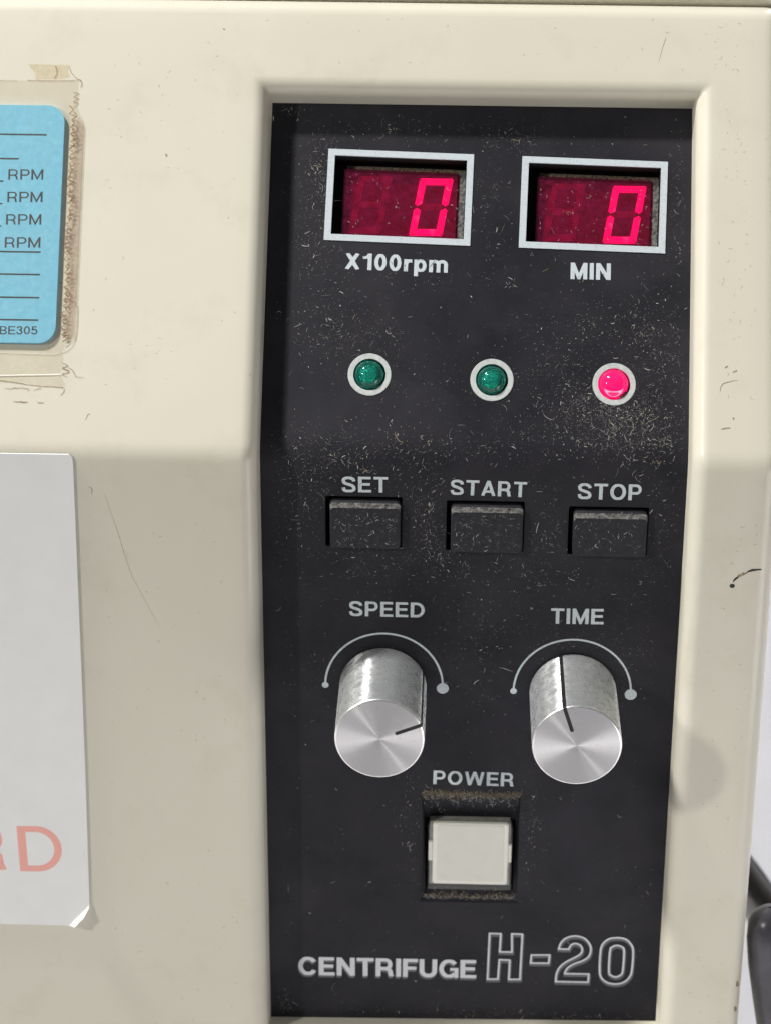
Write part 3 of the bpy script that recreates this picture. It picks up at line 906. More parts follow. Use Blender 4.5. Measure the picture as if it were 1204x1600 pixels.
# ------------------------------------------------------------------ indicator lamps
def dome(R, n0, hgt, seg=40, rings=10):
    loops = [[(R * cos(2 * pi * i / seg), R * sin(2 * pi * i / seg), n0) for i in range(seg)]]
    for k in range(rings + 1):
        a = k / rings * pi / 2 * .985
        loops.append([(R * cos(a) * cos(2 * pi * i / seg), R * cos(a) * sin(2 * pi * i / seg), hgt - R * .85 + R * .85 * sin(a)) for i in range(seg)])
    return loops
for i, c in enumerate(LEDS):
    W = FU @ T(*c)
    m = MB()
    n = 56; R1, R2 = 3.74, 2.80
    L0 = [(R1 * cos(2 * pi * k / n), R1 * sin(2 * pi * k / n), 0) for k in range(n)]
    L1 = [((R1 - .06) * cos(2 * pi * k / n), (R1 - .06) * sin(2 * pi * k / n), .14) for k in range(n)]
    L2 = [(R2 * cos(2 * pi * k / n), R2 * sin(2 * pi * k / n), .14) for k in range(n)]
    L3 = [(R2 * cos(2 * pi * k / n), R2 * sin(2 * pi * k / n), -1.0) for k in range(n)]
    loft(m, [L0, L1, L2, L3], 0, cap=False)
    ring = link('indicator_lamp', m, ['ring'], cent, W, label=('green lamp above SET', 'green lamp above START', 'lit red lamp above STOP')[i])
    Wl = W @ T(-.10, .02 if i != 2 else .12)
    m = MB(); loft(m, dome(2.62, -1.5, 1.5), 0, smooth=True)
    m.add([(2.62 * cos(2 * pi * k / 40), 2.62 * sin(2 * pi * k / 40), -1.5) for k in range(40)][::-1], [tuple(range(40))])
    link('lens', m, ['led_green' if i < 2 else 'led_red'], ring, Wl)
    if i < 2:
        m = MB(); loft(m, [[(r_ * cos(2 * pi * k / 40), r_ * sin(2 * pi * k / 40), z_) for k in range(40)] for r_, z_ in ((2.5, .1), (2.45, -1.3))], 0)
        link('cup', m, ['led_cup'], ring, Wl)
    m = MB(); loft(m, dome(1.45 if i < 2 else 2.3, -1.4, .35 if i < 2 else .8), 0, smooth=True)
    link('core', m, ['led_core' if i < 2 else 'led_lit'], ring, Wl)
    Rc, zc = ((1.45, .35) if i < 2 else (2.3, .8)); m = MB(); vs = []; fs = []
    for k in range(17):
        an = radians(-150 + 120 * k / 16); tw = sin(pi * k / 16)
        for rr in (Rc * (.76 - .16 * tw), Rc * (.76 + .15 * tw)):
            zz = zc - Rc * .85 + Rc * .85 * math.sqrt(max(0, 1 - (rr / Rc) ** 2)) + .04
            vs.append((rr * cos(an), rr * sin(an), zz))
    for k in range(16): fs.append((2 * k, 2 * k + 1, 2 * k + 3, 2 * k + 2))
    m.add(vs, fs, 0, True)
    link('highlight_crescent', m, ['led_pale' if i < 2 else 'led_hot'], ring, Wl)  # crescent of painted highlight on the lower side of the core
    m = MB(); v, f = cdt_union([arc(1.75, -1.75, .95, .7, 0, 345, 15)], 0); m.add([(a, b_, -.35) for a, b_, _ in v], f)
    link('dust_crumb', m, ['dusty'], ring, W)

# ------------------------------------------------------------------ push buttons
for i, (a, b_, c_, d) in enumerate(BTN):
    cu, cv = (a + b_) / 2, (c_ + d) / 2
    W = FL @ T(cu, cv)
    hu, hv = (b_ - a) / 2, (d - c_) / 2
    x0, x1, y0, y1 = -hu + .80, hu - .22, -hv + .12, hv - .78
    m = MB()
    rr_ = .7
    def lp(dx, dt, db, z): return [(x, y, z) for x, y in rrect(x0 + dx, x1 - dx, y0 + db, y1 - dt, max(.12, rr_ - dx), 4)]
    loops = [lp(0, 0, 0, -4.2), lp(0, 0, 0, .35), lp(.02, .15, .02, .75), lp(.10, .75, .10, 1.08), lp(.20, .95, .20, 1.18), lp(.42, 1.05, .42, 1.20)]
    loft(m, loops[:3], 0, cap=False, smooth=True)
    loft(m, loops[2:5], 1, cap=False, smooth=True)
    loft(m, loops[4:], 0, smooth=False)
    # only the top bevel is caked with dust; the others stay black
    for k in range(len(m.f)):
        if m.m[k] == 1:
            yy = sum(m.v[j][1] for j in m.f[k]) / len(m.f[k])
            if yy < y1 - 1.3: m.m[k] = 0
    link('push_button', m, ['button', 'dusty'], cent, W, label=('black push button under SET', 'black push button under START', 'black push button under STOP')[i])

# ------------------------------------------------------------------ rotary knobs
def make_knob(c, ang, label):
    W = FL @ T(c[0], c[1])
    R, H, n = 7.78, 19.3, 96
    m = MB()
    def ring_(r, z): return [(r * cos(2 * pi * k / n), r * sin(2 * pi * k / n), z) for k in range(n)]
    loft(m, [ring_(R, .35), ring_(R, H - .36)], 0, cap=False, smooth=True)
    loft(m, [ring_(R, H - .36), ring_(R - .05, H - .20), ring_(R - .17, H - .06), ring_(R - .34, H)], 1, cap=False, smooth=True)
    body = link('knob', m, ['alu', 'rim'], cent, W, label=label)
    m = MB()
    rr = [R - .34, 6, 4.5, 3, 1.5, .4, .06]
    loft(m, [ring_(r, H - .0 - (0.0 if r > 1 else 0.03)) for r in rr], 0, smooth=False)
    link('cap', m, ['cap'], body, W)
    m = MB()
    a = radians(ang); t = (-sin(a), cos(a)); r_ = (cos(a), sin(a)); w = .33
    def P(r, s, z): return (r_[0] * r + t[0] * s, r_[1] * r + t[1] * s, z)
    path = [(3.2, H + .02), (R - .30, H + .02), (R - .06, H - .08), (R + .02, H - .34), (R + .02, .4)]
    vs = [P(r, s, z) for r, z in path for s in (-w, w)]
    m.add(vs, [(2 * k, 2 * k + 1, 2 * k + 3, 2 * k + 2) for k in range(len(path) - 1)])
    v, f = cdt_union([arc(0, 0, w, w, 90, 270, 8)], 0)
    m.add([P(3.2 + x, y, H + .02) for x, y, _ in v], f)
    link('pointer_line', m, ['pointer'], body, W)
    m = MB(); loft(m, [ring_(R - 1.2, -1), ring_(R - 1.2, .5)], 0)
    link('shaft_collar', m, ['pocket'], body, W)
make_knob(KN[0], 22, 'aluminium knob under SPEED, pointer towards the right')
make_knob(KN[1], 108, 'aluminium knob under TIME, pointer towards the top')

# ------------------------------------------------------------------ power switch
cu, cv = .6, -81.0
W = FL @ T(cu, cv)
def loc(u, v, n): return (u - cu, v - cv, n)
m = MB()
o = [(PW[0], PW[2]), (PW[1], PW[2]), (PW[1], PW[3]), (PW[0], PW[3])]
i_ = [(-7.55, -88.9), (8.75, -88.9), (8.75, -74.9), (-7.55, -74.9)]
vs = [loc(x, y, 0.0) for x, y in o] + [loc(x, y, z) for (x, y), z in zip(i_, (-1.0, -1.0, -3.2, -3.2))] + [loc(x, y, -7) for x, y in i_]
m.add(vs, [(0, 1, 5, 4), (1, 2, 6, 5), (2, 3, 7, 6), (3, 0, 4, 7)], 0)
m.add(vs, [(4, 5, 9, 8), (5, 6, 10, 9), (6, 7, 11, 10), (7, 4, 8, 11), (8, 9, 10, 11)], 1)
# thin raised lip round the recess
for (x0, y0, x1, y1) in ((PW[0] - .25, PW[2] - .25, PW[1] + .25, PW[2]), (PW[0] - .25, PW[2], PW[0], PW[3])):
    a = loc(x0, y0, .0); b2 = loc(x1, y1, .0)
    m.add([(a[0], a[1], 0), (b2[0], a[1], 0), (b2[0], b2[1], 0), (a[0], b2[1], 0), (a[0], a[1], .14), (b2[0], a[1], .14), (b2[0], b2[1], .14), (a[0], b2[1], .14)],
          [(4, 5, 6, 7), (0, 1, 5, 4), (1, 2, 6, 5), (2, 3, 7, 6), (3, 0, 4, 7)], 0)
sw = link('power_switch', m, ['black', 'pocket'], cent, W, label='square white power switch sunk in a dusty recess')
m = MB(); rbox(m, -7.2 - cu, 8.42 - cu, -88.25 - cv, -73.85 - cv, -1.0, .5, .45, .3)
link('clear_cap', m, ['clear'], sw, W)
m = MB(); rbox(m, -6.28 - cu, 7.66 - cu, -87.25 - cv, -74.0 - cv, -.7, .02, .5, .25, 0)
link('white_insert', m, ['insert_rim'], sw, W)
m = MB(); rbox(m, -5.45 - cu, 6.85 - cu, -86.5 - cv, -74.4 - cv, -.2, .12, .4, .08, 0)
link('insert_face', m, ['insert'], sw, W)
for x0, x1, y0, y1 in ((-7.05, -6.3, -82.3, -78.2), (7.68, 8.28, -82.4, -78.6)):
    m = MB(); rbox(m, x0 - cu, x1 - cu, y0 - cv, y1 - cv, -.8, -.1, .15, .12)
    link('insert_tab', m, ['insert'], sw, W)
m = MB(); rbox(m, -6.9 - cu, 8.1 - cu, -88.0 - cv, -74.3 - cv, -6.5, -1.05, .3, .2)
link('switch_body', m, ['switchgrey'], sw, W)
# fluffy dust bank along the recess
rd = random.Random(3)
def dust_bank(mb, x0, x1, zf, spread, nfib, mi=0):
    for _ in range(nfib):
        x = rd.uniform(x0, x1); s = abs(rd.gauss(0, spread)) ; y, z = zf(x, s)
        a = rd.uniform(0, 2 * pi); l = rd.uniform(.25, 1.0); w = rd.uniform(.05, .13)
        fibre(mb, x, y, z, a, l, w, rd, mi)
def fibre(mb, x, y, z, a, l, w, rng, mi=0, lift=.12):
    cur = rng.uniform(-2.2, 2.2); n = 4; px, py = x, y; pts = []
    for k in range(n + 1):
        pts.append((px, py, z + lift * sin(pi * k / n) * rng.uniform(.3, 1) + .012))
        aa = a + cur * k / n
        px += cos(aa) * l / n; py += sin(aa) * l / n
    vs = []; fs = []
    for k in range(n + 1):
        aa = a + cur * k / n; t = w * (0.4 if k in (0, n) else 1) / 2
        vs += [(pts[k][0] - sin(aa) * t, pts[k][1] + cos(aa) * t, pts[k][2]), (pts[k][0] + sin(aa) * t, pts[k][1] - cos(aa) * t, pts[k][2])]
    for k in range(n): fs.append((2 * k, 2 * k + 1, 2 * k + 3, 2 * k + 2))
    mb.add(vs, fs, mi)
m = MB()
dust_bank(m, PW[0] - cu, PW[1] - cu, lambda x, s: (PW[3] - cv + .25 - s, max(-2.6, -(max(0, s - .25)) * .5)), .8, 900, 0)
dust_bank(m, PW[0] - cu, PW[1] - cu, lambda x, s: (PW[3] - cv - .3 - s * 3.2, max(-2.6, -(max(0, s * 3.2)) * .5)), .7, 160, 1)
dust_bank(m, PW[0] + .4 - cu, PW[1] - .5 - cu, lambda x, s: (PW[2] - cv + .5 + s * .9, -.35), .7, 420, 0)
dust_bank(m, PW[0] + .4 - cu, PW[1] - .5 - cu, lambda x, s: (PW[2] - cv + .4 + s * .9, -.25), .5, 90, 1)
link('dust', m, ['browndust', 'lint_b'], sw, W, kind='stuff')

# ================================================================== LINT AND DUST lying on the panel
rl = random.Random(11)
CL = [  # (u, q, su, sq, count)
    (-27.5, 49, 2.0, 4.5, 150), (-29, 38, 2.2, 5, 90), (-14, 57.5, 9, 1.6, 60), (2.5, 44, 2.0, 6, 55), (6, 56.5, 3, 1.5, 45), (35, 45, 1.0, 7, 55),
    (-14, 32, 8, 1.8, 45), (-26, 22, 4, 4, 130), (-20, 20, 5, 3, 60), (-8, 12, 6, 4, 45), (12, 12, 6, 4, 60), (24, 22, 7, 3.5, 170), (16, 13, 3, 4, 110),
    (27, 6.5, 5.5, 2.6, 420), (21, 8.5, 4, 2.2, 160), (32, 16, 3, 4, 110), (30, 24, 4, 6, 90), (26, 2, 5, 1.6, 110), (-26, -1, 5, 2, 120), (-14, 0.5, 7, 1.6, 60), (4, 0.5, 10, 1.3, 70),
    (-29, -6, 3, 4, 90), (-31, -13, 3, 4, 60), (-10, -6, 3, 3, 60), (-8.5, -12, 1.8, 3.5, 90), (-6, -18.5, 2.2, 3, 110), (12.5, -13, 1.6, 4, 50), (12, -20, 5, 3, 60),
    (-18, -22, 6, 3, 60), (33, -11, 2, 5, 60), (30, -22, 3, 4, 35), (5, -25, 8, 4, 70), (0, -33, 4, 4, 60), (17, -36, 7, 3, 60), (-15, -20, 9, 2, 50),
    (-10, -74, 1.6, 6, 70), (11.5, -74, 1.6, 6, 70), (2, -69, 7, 1, 50), (-34, -116, 2, 2, 50), (5, -116.5, 18, .7, 90), (20, -116.6, 9, .6, 80), (-34, 61, 2, 1, 40),
    (-20, 3.2, 10, 1.5, 60), (14, 4, 8, 2, 80), (0, -45, 5, 5, 40), (-30, -40, 3, 9, 35), (28, -38, 3, 4, 30),
]
def blocked(u, q):
    for c in LEDS:
        if (u - c[0]) ** 2 + (q - c[1]) ** 2 < 3.0 ** 2: return True
    for c in DISP:
        if abs(u - c[0]) < 11.9 and abs(q - c[1]) < 7.5: return True
    for a, b2, c_, d in BTN:
        if a - .1 < u < b2 + .1 and c_ - .1 < q < d + .1: return True
    if PW[0] - .2 < u < PW[1] + .2 and PW[2] - .2 < q < PW[3] + .1: return True
    for c in KN:
        if (u - c[0]) ** 2 + (q - c[1]) ** 2 < 8 ** 2: return True
    return not (-35.2 < u < 35.8 and -117.3 < q < 61.8)
mb = MB()
def lint_at(u, q, big=1.0):
    if blocked(u, q): return
    x = rl.random()
    mi = 0 if x < .12 else (1 if x < .42 else (3 if x < .455 else 2))
    l = min(2.6, rl.lognormvariate(-1.25, .75)) * big; w = rl.uniform(.035, .105)
    a = rl.uniform(0, 2 * pi); cur = rl.gauss(0, 1.1) if rl.random() < .8 else rl.uniform(-4, 4); n = 4
    pu, pq = u, q; vs = []; fs = []
    for k in range(n + 1):
        aa = a + cur * k / n; t = w * (0.4 if k in (0, n) else 1) / 2
        if not blocked(pu, pq) or k == 0: pass
        hgt = .03 + .10 * sin(pi * k / n) * rl.random()
        vs += [on_front(pu - sin(aa) * t, pq + cos(aa) * t, hgt), on_front(pu + sin(aa) * t, pq - cos(aa) * t, hgt)]
        pu += cos(aa) * l / n; pq += sin(aa) * l / n
    for k in range(n): fs.append((2 * k, 2 * k + 1, 2 * k + 3, 2 * k + 2))
    mb.add(vs, fs, mi)
for (u, q, su, sq, n) in CL:
    for _ in range(n): lint_at(rl.gauss(u, su), rl.gauss(q, sq))
for _ in range(520): lint_at(rl.uniform(-35, 35), rl.uniform(-30, 61))
for _ in range(230): lint_at(rl.uniform(-35, 35), rl.uniform(-117, -30))
for _ in range(26): lint_at(rl.gauss(27, 5), rl.gauss(4, 3), 2.2)
for _ in range(14): lint_at(rl.uniform(-30, 32), rl.uniform(-8, 58), 2.4)
for (u, q, su, sq, n) in CL:
    for _ in range(int(n * 2.6)):
        uu, qq_ = rl.gauss(u, su * 1.1), rl.gauss(q, sq * 1.1)
        if blocked(uu, qq_): continue
        r_ = rl.uniform(.025, .085); a = rl.uniform(0, 6.28)
        mb.add([on_front(uu + r_ * cos(a + k * 2.1) * rl.uniform(.6, 1.3), qq_ + r_ * sin(a + k * 2.1), .03) for k in range(3)], [(0, 1, 2)], rl.choice((0, 1, 1, 2, 2, 2, 3)))
# small tangled clumps where the lint has gathered
for (u, q, l) in ((27.2, 1.2, 1.0), (30.5, 2.0, .9), (33.0, 3.2, .8), (24, 5.0, .7), (25.5, 7.5, .5), (29.5, 6.5, .7), (22.5, 3.5, .5), (-28.5, 50.5, .6), (-27, 47, .6), (-15.5, 57.8, .5),
                  (-24, -1.0, .5), (-21, -2.4, .6), (-18.5, -3.6, .5), (-7.5, -10.5, .5), (-6.0, -19.2, .7), (-25.8, 23, .5), (31, -1.5, .6), (26.5, -1.0, .8), (28, -3.5, .5), (-8.8, 2.2, .5), (5.6, 30.2, .5)):
    for _ in range(9):
        x0, y0 = rl.gauss(u, l * 1.0), rl.gauss(q, l * .9)
        if blocked(x0, y0): continue
        tmp = MB(); fibre(tmp, x0, y0, .06, rl.uniform(0, 6.28), rl.uniform(.2, 1.1), rl.uniform(.04, .10), rl, rl.choice((0, 1, 1, 2, 3)), .12)
        base = len(mb.v); mb.v += [on_front(a_, b3, n_) for a_, b3, n_ in tmp.v]
        for f, mi in zip(tmp.f, tmp.m): mb.f.append(tuple(base + k for k in f)); mb.m.append(mi); mb.sm.append(False)
# lint on the buttons
for i, (a, b2, c_, d) in enumerate(BTN):
    for _ in range((150, 110, 80)[i]):
        u = rl.uniform(a + 1.4, b2 - .9); q = rl.uniform(c_ + .7, d - 2.1)
        x = rl.random(); mi = 0 if x < .12 else (1 if x < .5 else 2)
        fibre(mb, u, q, 1.21, rl.uniform(0, 6.28), rl.uniform(.2, .9), rl.uniform(.04, .09), rl, mi, .05)
    for _ in range(60):
        u = rl.uniform(a + 1.3, b2 - .9); q = rl.uniform(d - 1.75, d - 1.0)
        fibre(mb, u, q, .80 + (d - 1.0 - q) * .5, rl.uniform(0, 6.28), rl.uniform(.15, .6), rl.uniform(.05, .09), rl, rl.choice((0, 1, 1)), .04)
# lint on the display filters
for di, c in enumerate(DISP):
    for _ in range(75 if di == 0 else 110):
        x = rl.gauss(-5 if di == 0 else -3, 4.5); y = rl.uniform(-6.9, 5.1)
        if rl.random() < .3: x = rl.uniform(8, 11.3)
        if rl.random() < .15: y = rl.uniform(-7.0, -6.2)
        if abs(x + 0.0) > 9.8 and x < 0 or x > 11.3: continue
        u, q = drot(c, x, y)
        p = FL.inverted() @ (FU @ Vector((u * MM, q * MM, -1.72 * MM)))
        # fibres built in the upper frame, written in lower frame coordinates
        tmp = MB(); fibre(tmp, u, q, -1.73, rl.uniform(0, 6.28), rl.uniform(.12, .7), rl.uniform(.03, .08), rl, rl.choice((0, 1, 1, 2, 3)), .06)
        vv = [(a_, b3 * cos(TH) + n_ * sin(TH), -b3 * sin(TH) + n_ * cos(TH)) for a_, b3, n_ in tmp.v]
        base = len(mb.v); mb.v += vv
        for f, mi in zip(tmp.f, tmp.m): mb.f.append(tuple(base + k for k in f)); mb.m.append(mi); mb.sm.append(False)
lint = link('lint', mb, ['lint_a', 'lint_b', 'lint_c', 'lint_d'], None, FL, kind='stuff')
lint['label'] = 'pale lint fibres and dust scattered over the black control panel'
lint['category'] = 'lint'

# ================================================================== BLUE LABEL in its clear pouch (upper face, height 6)
Z0 = 6.0
W = FU @ T(-85, 37.5, Z0)
def lc(u, v): return (u + 85, v - 37.5)
lab = thing('blue_label', 'light blue paper label with rows of RPM lettering under clear film', 'label', W)
m = MB()
pts = rrect(-98 + 85, -72.15 + 85, 16.75 - 37.5, 59.0 - 37.5, 3.0, 8)
loft(m, [[(x, y, .02) for x, y in pts], [(x, y, .85) for x, y in pts]], 0)
paper_b = link('label_paper', m, ['label'], lab, W)
for i, (u0, v0, u1, v1, cap) in enumerate(((-81.46, 45.54, -75.4, 45.63, 1.85), (-81.45, 41.53, -75.36, 41.62, 1.85), (-81.49, 37.53, -75.39, 37.63, 1.85), (-81.53, 33.43, -75.38, 33.53, 1.85))):
    m = MB(); a = lc(u0, v0); b2 = lc(u1, v1)
    lettering(m, 'RPM', a[0], a[1], b2[0], b2[1], cap, t=.135, gap=.12, z=.87)
    link('lettering', m, ['ink'], paper_b, W)
    if i < 3:
        m = MB(); a = lc(-88, v0 - .28); b2 = lc(-82.3, v0 - .28)
        ribbon_mesh(m, [([a, b2], .26, False)], .87); link('printed_line', m, ['ink'], paper_b, W)
for u1, v in ((-75.13, 53.68), (-79.8, 49.31), (-75.29, 32.75), (-75.23, 28.77), (-75.16, 24.7), (-75.16, 20.76)):
    m = MB(); ribbon_mesh(m, [([lc(-90, v - .02), lc(u1, v)], .27, False)], .875)
    link('printed_line', m, ['ink'], paper_b, W)
m = MB(); a = lc(-81.71, 18.17); b2 = lc(-75.22, 18.25); lettering(m, 'BE305', a[0], a[1], b2[0], b2[1], 1.42, t=.14, gap=.11, z=.87)
link('lettering', m, ['ink'], paper_b, W)

pouch = thing('clear_pouch', 'scratched clear film pouch taped over the blue label, brown at its serrated edge', 'plastic film', W)
m = MB()
po = [lc(-99, 63.62), lc(-70.1, 63.82), lc(-70.0, 57.6), lc(-69.55, 57.3), lc(-68.95, 55.3), lc(-69.0, 23.3), lc(-68.85, 20.5), lc(-69.05, 17.7), lc(-70.9, 15.45), lc(-74.0, 15.1), lc(-99, 15.2)]
v, f = cdt_union([po], 0)
def film_z(x, y):
    # the film drapes from the label down to the casing
    ru = max(0, x - (-72.15 + 85)); rv = max(0, (y - (59.0 - 37.5)), (16.75 - 37.5) - y)
    return .05 + .88 * max(0, 1 - max(ru, rv) / 1.6)
# gridded film so that it can drape
gx = [-14 + .9 * k for k in range(0, 34)]
gv = []; gf = []
xs = [-14 + (30.95 - 14 - 0) * 0 + k for k in [i * 1.0 for i in range(0, 26)]] + [12.0, 12.5, 12.85, 13.2, 13.6, 14.0, 14.45, 14.9, 15.4, 16.05]
ys = [-22.3, -21.9, -21.5, -21.1, -20.75, -20.3, -19] + [-17 + 2 * k for k in range(19)] + [20.8, 21.5, 21.9, 22.4, 22.9, 23.6, 24.6, 25.6, 26.2]
xs = sorted(set(x for x in xs if x <= 16.05))
for y in ys:
    for x in xs:
        xx = x
        if y < -19.6 and x > 14: xx = x - (x - 14) * min(1, (-19.6 - y) / 2.4)
        if y > 20 and x > 14.9: xx = 14.9 + (x - 14.9) * max(0, 1 - (y - 20) / 1.0)
        gv.append((xx, y, film_z(xx, y) + .03))
nx = len(xs)
for j in range(len(ys) - 1):
    for i in range(nx - 1): gf.append((j * nx + i, j * nx + i + 1, (j + 1) * nx + i + 1, (j + 1) * nx + i))
m.add(gv, gf, 0, True)
film = link('film', m, ['film'], pouch, W)
# serrated tape edge with brown grime
m = MB(); rz = random.Random(8)
L1 = []; L2 = []
y = 21.6; k = 0
while y > -20.6:
    base = 13.95 + .22 * sin(y * .5)
    L1.append((base + (.70 if k % 2 else .0) + rz.uniform(-.22, .22), y)); y -= rz.uniform(.48, .80); k += 1
ribbon_mesh(m, [(L1, .22, False)], .62)
for (x, yy), (x2, y2) in zip(L1, L1[1:]):
    if yy < 19 and rz.random() < .8:
        q_ = [(min(x, x2) + rz.uniform(.1, .35), yy), (max(x, x2) + rz.uniform(.15, .7), (yy + y2) / 2 + rz.uniform(-.3, .3)), (min(x, x2) + rz.uniform(.1, .4), y2)]
        m.add([(a_, b3, .64) for a_, b3 in q_], [(0, 1, 2)], 0)
link('serrated_edge', m, ['grime'], pouch, W)
m = MB(); st = [(x + .25, yy) for x, yy in L1 if yy < 19.5]
polys = [[(a[0] - .2, a[1]), (b2[0] - .2, b2[1]), (15.6, b2[1]), (15.6, a[1])] for a, b2 in zip(st, st[1:])]
v, f = cdt_union([[(p[0], p[1]) for p in (st + [(15.95, st[-1][1] + 1.2), (15.98, 18.2), (15.4, 19.5)])]], .58)
m.add(v, f); link('grimy_strip', m, ['strip'], pouch, W)
m = MB(); rq = random.Random(4)
for k in range(60):
    yy = rq.uniform(-20, 19); x = 14.6 + rq.gauss(0, .25)
    r_ = rq.uniform(.06, .26); a_ = rq.uniform(0, 6.3)
    m.add([(x + r_ * cos(a_ + t_) * rq.uniform(.5, 1.4), yy + r_ * sin(a_ + t_), .66 + .0006 * k) for t_ in (0, 1.4, 2.9, 4.4)], [(0, 1, 2, 3)])
link('grime_flecks', m, ['grime'], pouch, W, kind='stuff')
m = MB()
for pts, w in (([lc(-99, 63.62), lc(-80.8, 63.62)], .06), ([lc(-79, 63.7), lc(-72, 63.75), lc(-69.9, 63.95)], .12), ([lc(-71.9, 66.3), lc(-71.2, 64.9), lc(-70.0, 63.9)], .09),
               ([lc(-69.9, 64.0), lc(-69.5, 63.2), lc(-69.7, 62.6)], .16), ([lc(-68.93, 55.6), lc(-68.98, 23.4)], .06), ([lc(-68.98, 23.3), lc(-68.55, 23.1), lc(-68.6, 18.6), lc(-69.4, 16.2), (lc(-71.5, 15.0)), lc(-75, 14.85), lc(-82, 15.0)], .08),
               ([lc(-74.3, 66.4), lc(-73.9, 65.2), lc(-74.4, 64.1)], .12), ([lc(-70.9, 61.6), lc(-69.9, 61.4), lc(-70.8, 60.8), lc(-69.95, 60.5), lc(-70.9, 59.9), lc(-70, 59.7), lc(-70.8, 59.0)], .12)):
    poly_strip(m, jitter(pts, .03, 5), w, .13, 0, False)
link('film_edge_line', m, ['grime'], pouch, W)
m = MB()
for poly in ([lc(-79.2, 66.7), lc(-71.8, 66.6), lc(-72.0, 65.5), lc(-71.6, 64.5), lc(-73.2, 64.0), lc(-77.6, 63.9), lc(-77.9, 65.2)], ):
    v, f = cdt_union([poly], .035); m.add(v, f)
link('glue_residue', m, ['residue'], pouch, W)
m = MB()
q1 = [lc(-99, 15.0), lc(-71.0, 15.0), lc(-70.6, 14.0), lc(-71.1, 13.4), lc(-70.4, 12.6), lc(-71.2, 11.9), lc(-71.0, 11.3), lc(-99, 10.4)]
v, f = cdt_union([q1], .045); m.add(v, f)
q2 = [lc(-99, 11.2), lc(-71.0, 11.2), lc(-70.2, 9.8), lc(-70.4, 9.1), lc(-77, 9.9), lc(-99, 12.0)]
v, f = cdt_union([q2[:2] + q2[2:4] + [q2[4], lc(-99, 10.0)]], .075); m.add(v, f)
link('tape_strip', m, ['tape'], pouch, W)
m = MB(); poly_strip(m, [lc(-99, 10.9), lc(-82, 11.1), lc(-71.1, 11.5)], .16, .17, 0, False)
link('tape_fold', m, ['insert_rim'], pouch, W)
m = MB()
poly_strip(m, jitter([lc(-88, 10.0), lc(-81.5, 10.25), lc(-76, 9.55), lc(-70.5, 9.2)], .03), .13, .09, 0, False)
for pts, w in (([lc(-80.6, 8.9), lc(-79.3, 8.8), lc(-78.9, 9.0), lc(-76.7, 8.95), lc(-76.5, 8.5)], .16), ([lc(-75.7, 8.6), lc(-74.6, 9.0), lc(-74.3, 9.1)], .13),
               ([lc(-79, 6.7), lc(-77.5, 6.55), lc(-76.4, 6.6)], .2), ([lc(-74.9, 6.6), lc(-73.7, 6.4)], .16), ([lc(-70.2, 9.0), lc(-70.6, 8.2), lc(-71, 7.8)], .15),
               ([lc(-70, 12.8), lc(-69, 12.2), lc(-68.4, 11.2), lc(-67, 11.0)], .12), ([lc(-71, 13.6), lc(-69.9, 13.0), lc(-70.8, 12.6), lc(-69.6, 12.0), lc(-70.8, 11.5), lc(-69.9, 11.0)], .2)):
    poly_strip(m, jitter(pts, .06, 4), w, .10, 0)
link('tape_edge_grime', m, ['grime'], pouch, W, kind='stuff')

# ================================================================== WHITE CARD on the lower face
W = FL @ T(-85, -46, 6.0)
def pc(u, v): return (u + 85, v + 46)
card = thing('white_card', 'white paper card printed with red letters, its bottom right corner folded up', 'card', W)
m = MB()
edge = [pc(-110, 1.25), pc(-69.1, 1.33), pc(-68.6, .8), pc(-68.45, .04), pc(-68.64, -21.81), pc(-68.87, -47.2), pc(-69.03, -60.36), pc(-69.5, -89.3)]
foldA, foldB = pc(-69.5, -89.3), pc(-73.5, -94.05)
out = edge + [foldB, pc(-110, -94.0)]
n = len(out)
th_ = .38
m.add([(x, y, .02) for x, y in out] + [(x, y, th_) for x, y in out], [tuple(range(n, 2 * n))] + [(i, (i + 1) % n, n + (i + 1) % n, n + i) for i in range(n)], 0)
sheet = link('sheet', m, ['paper'], card, W)
# the corner flap bends up and away from the casing
A_, B_ = Vector(foldA), Vector(foldB); C_ = Vector(pc(-69.55, -94.1))
ax = (B_ - A_).normalized(); pr = Vector((-ax.y, ax.x))
if pr.dot(C_ - A_) < 0: pr = -pr
m = MB(); rows_ = []; ns = 7
hmax = (C_ - A_).dot(pr) * .55
ta = (C_ - A_).dot(ax)
for j in range(ns + 1):
    t = j / ns; d = hmax * t
    a0 = A_ + ax * (ta * t * .55); a1 = B_ + (A_ + ax * ta - B_) * t * .55
    ang = radians(18 + 62 * min(1, t * 2.2))
    if j == 0: z, off = 0, 0
    else:
        st_ = hmax / ns; z += st_ * sin(ang); off += st_ * cos(ang)
    row = []
    for k in range(5):
        p = a0 + (a1 - a0) * (k / 4) + pr * off
        p += ax * .0
        row.append((p.x, p.y, th_ + z + .10 * sin(k * 2.1 + j)))
    rows_.append(row)
for j in range(ns):
    for k in range(4):
        m.add([rows_[j][k], rows_[j][k + 1], rows_[j + 1][k + 1], rows_[j + 1][k]], [(0, 1, 2, 3)], 0, True)
link('folded_corner', m, ['paper'], card, W)
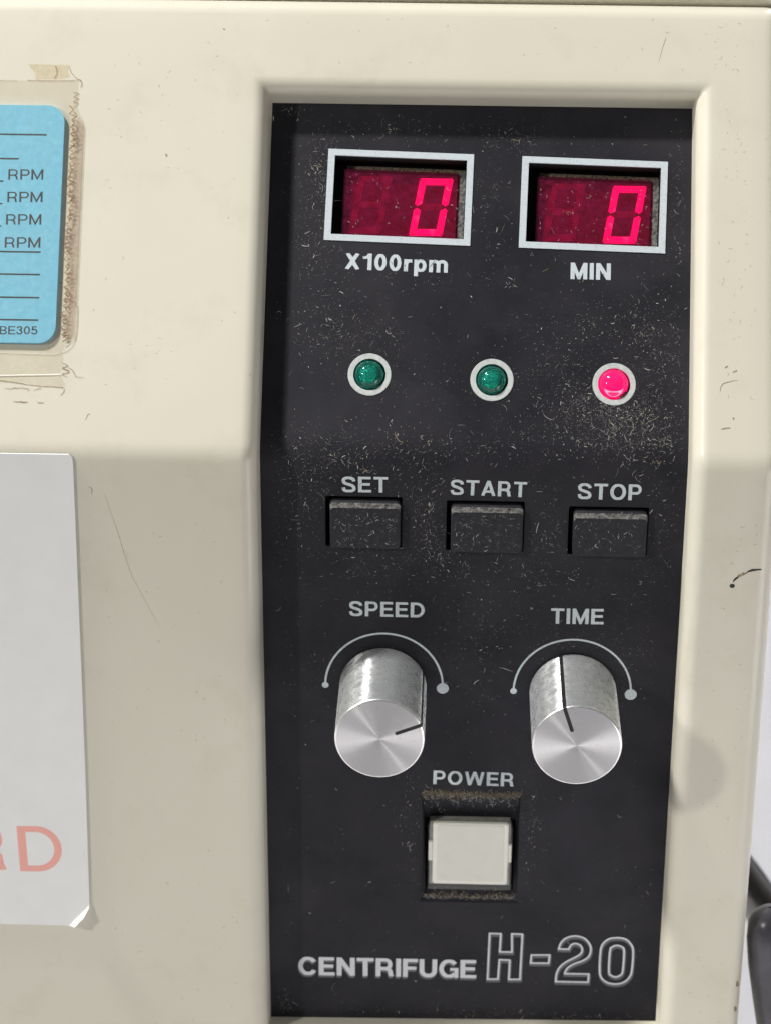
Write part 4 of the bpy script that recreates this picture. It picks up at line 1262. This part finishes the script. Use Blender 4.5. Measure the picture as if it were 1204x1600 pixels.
for text, u0, u1 in (('D', -81.95, -73.9), ('R', -91.6, -84.1)):
    m = MB(); a = pc(u0, -82.35); b2 = pc(u1, -82.2)
    lettering(m, text, a[0], a[1], b2[0], b2[1], 9.7, t=.145, gap=.1, z=th_ + .012)
    link('lettering', m, ['redink'], card, W)

# ================================================================== BENCH, TUBE, CABLE
m = MB(); m.add([(-900, -500, 0), (900, -500, 0), (900, 900, 0), (-900, 900, 0)], [(0, 1, 2, 3)])
b_ = link('bench_top', m, ['bench'], None, None, kind='structure')

def tube_mesh(path, radii, seg=20):
    m = MB(); P = [Vector(p) for p in path]; loops = []
    for i, p in enumerate(P):
        d = (P[min(len(P) - 1, i + 1)] - P[max(0, i - 1)]).normalized()
        a = d.cross(Vector((0, 0, 1))) if abs(d.z) < .95 else d.cross(Vector((0, 1, 0)))
        a.normalize(); b2 = d.cross(a)
        loops.append([tuple(p + (a * cos(2 * pi * k / seg) + b2 * sin(2 * pi * k / seg)) * radii[i]) for k in range(seg)])
    loft(m, loops, 0, smooth=True)
    return m
# dark grey rounded handle standing against the right flank (lower-face coordinates)
LI = FL.inverted()
path = []; rad = []
for t, r in ((0, .3), (.35, 1.6), (.9, 2.7), (1.8, 3.6), (3.2, 4.3), (6, 4.7), (12, 4.9), (20, 5.0), (34, 5.0), (52, 5.0), (62, 5.0)):
    x = 56.6 + .12 * t * (1 if t < 12 else 1) + (.0 if t < 10 else (t - 10) * .07)
    path.append((x, -90.2 - t, 1.0)); rad.append(r)
tb = link('rubber_handle', tube_mesh(path, rad), ['tube'], None, FL)
tb['label'] = 'dark grey round ended rubber handle beside the right edge of the casing'
tb['category'] = 'handle'
path = spline([(57, 170, 5), (57, 110, 5), (60, 68, 5), (65.4, 52, 5), (69.2, 44.0, 5), (78, 28, 5), (96, 8, 5), (130, -14, 5), (190, -20, 5)], 6)
path = [(x, y, 2.75) for x, y, z in path]
cb = link('power_cable', tube_mesh(path, [2.7] * len(path)), ['cable'], None, None)
cb['label'] = 'black cable lying blurred on the pale bench behind the casing'
cb['category'] = 'cable'
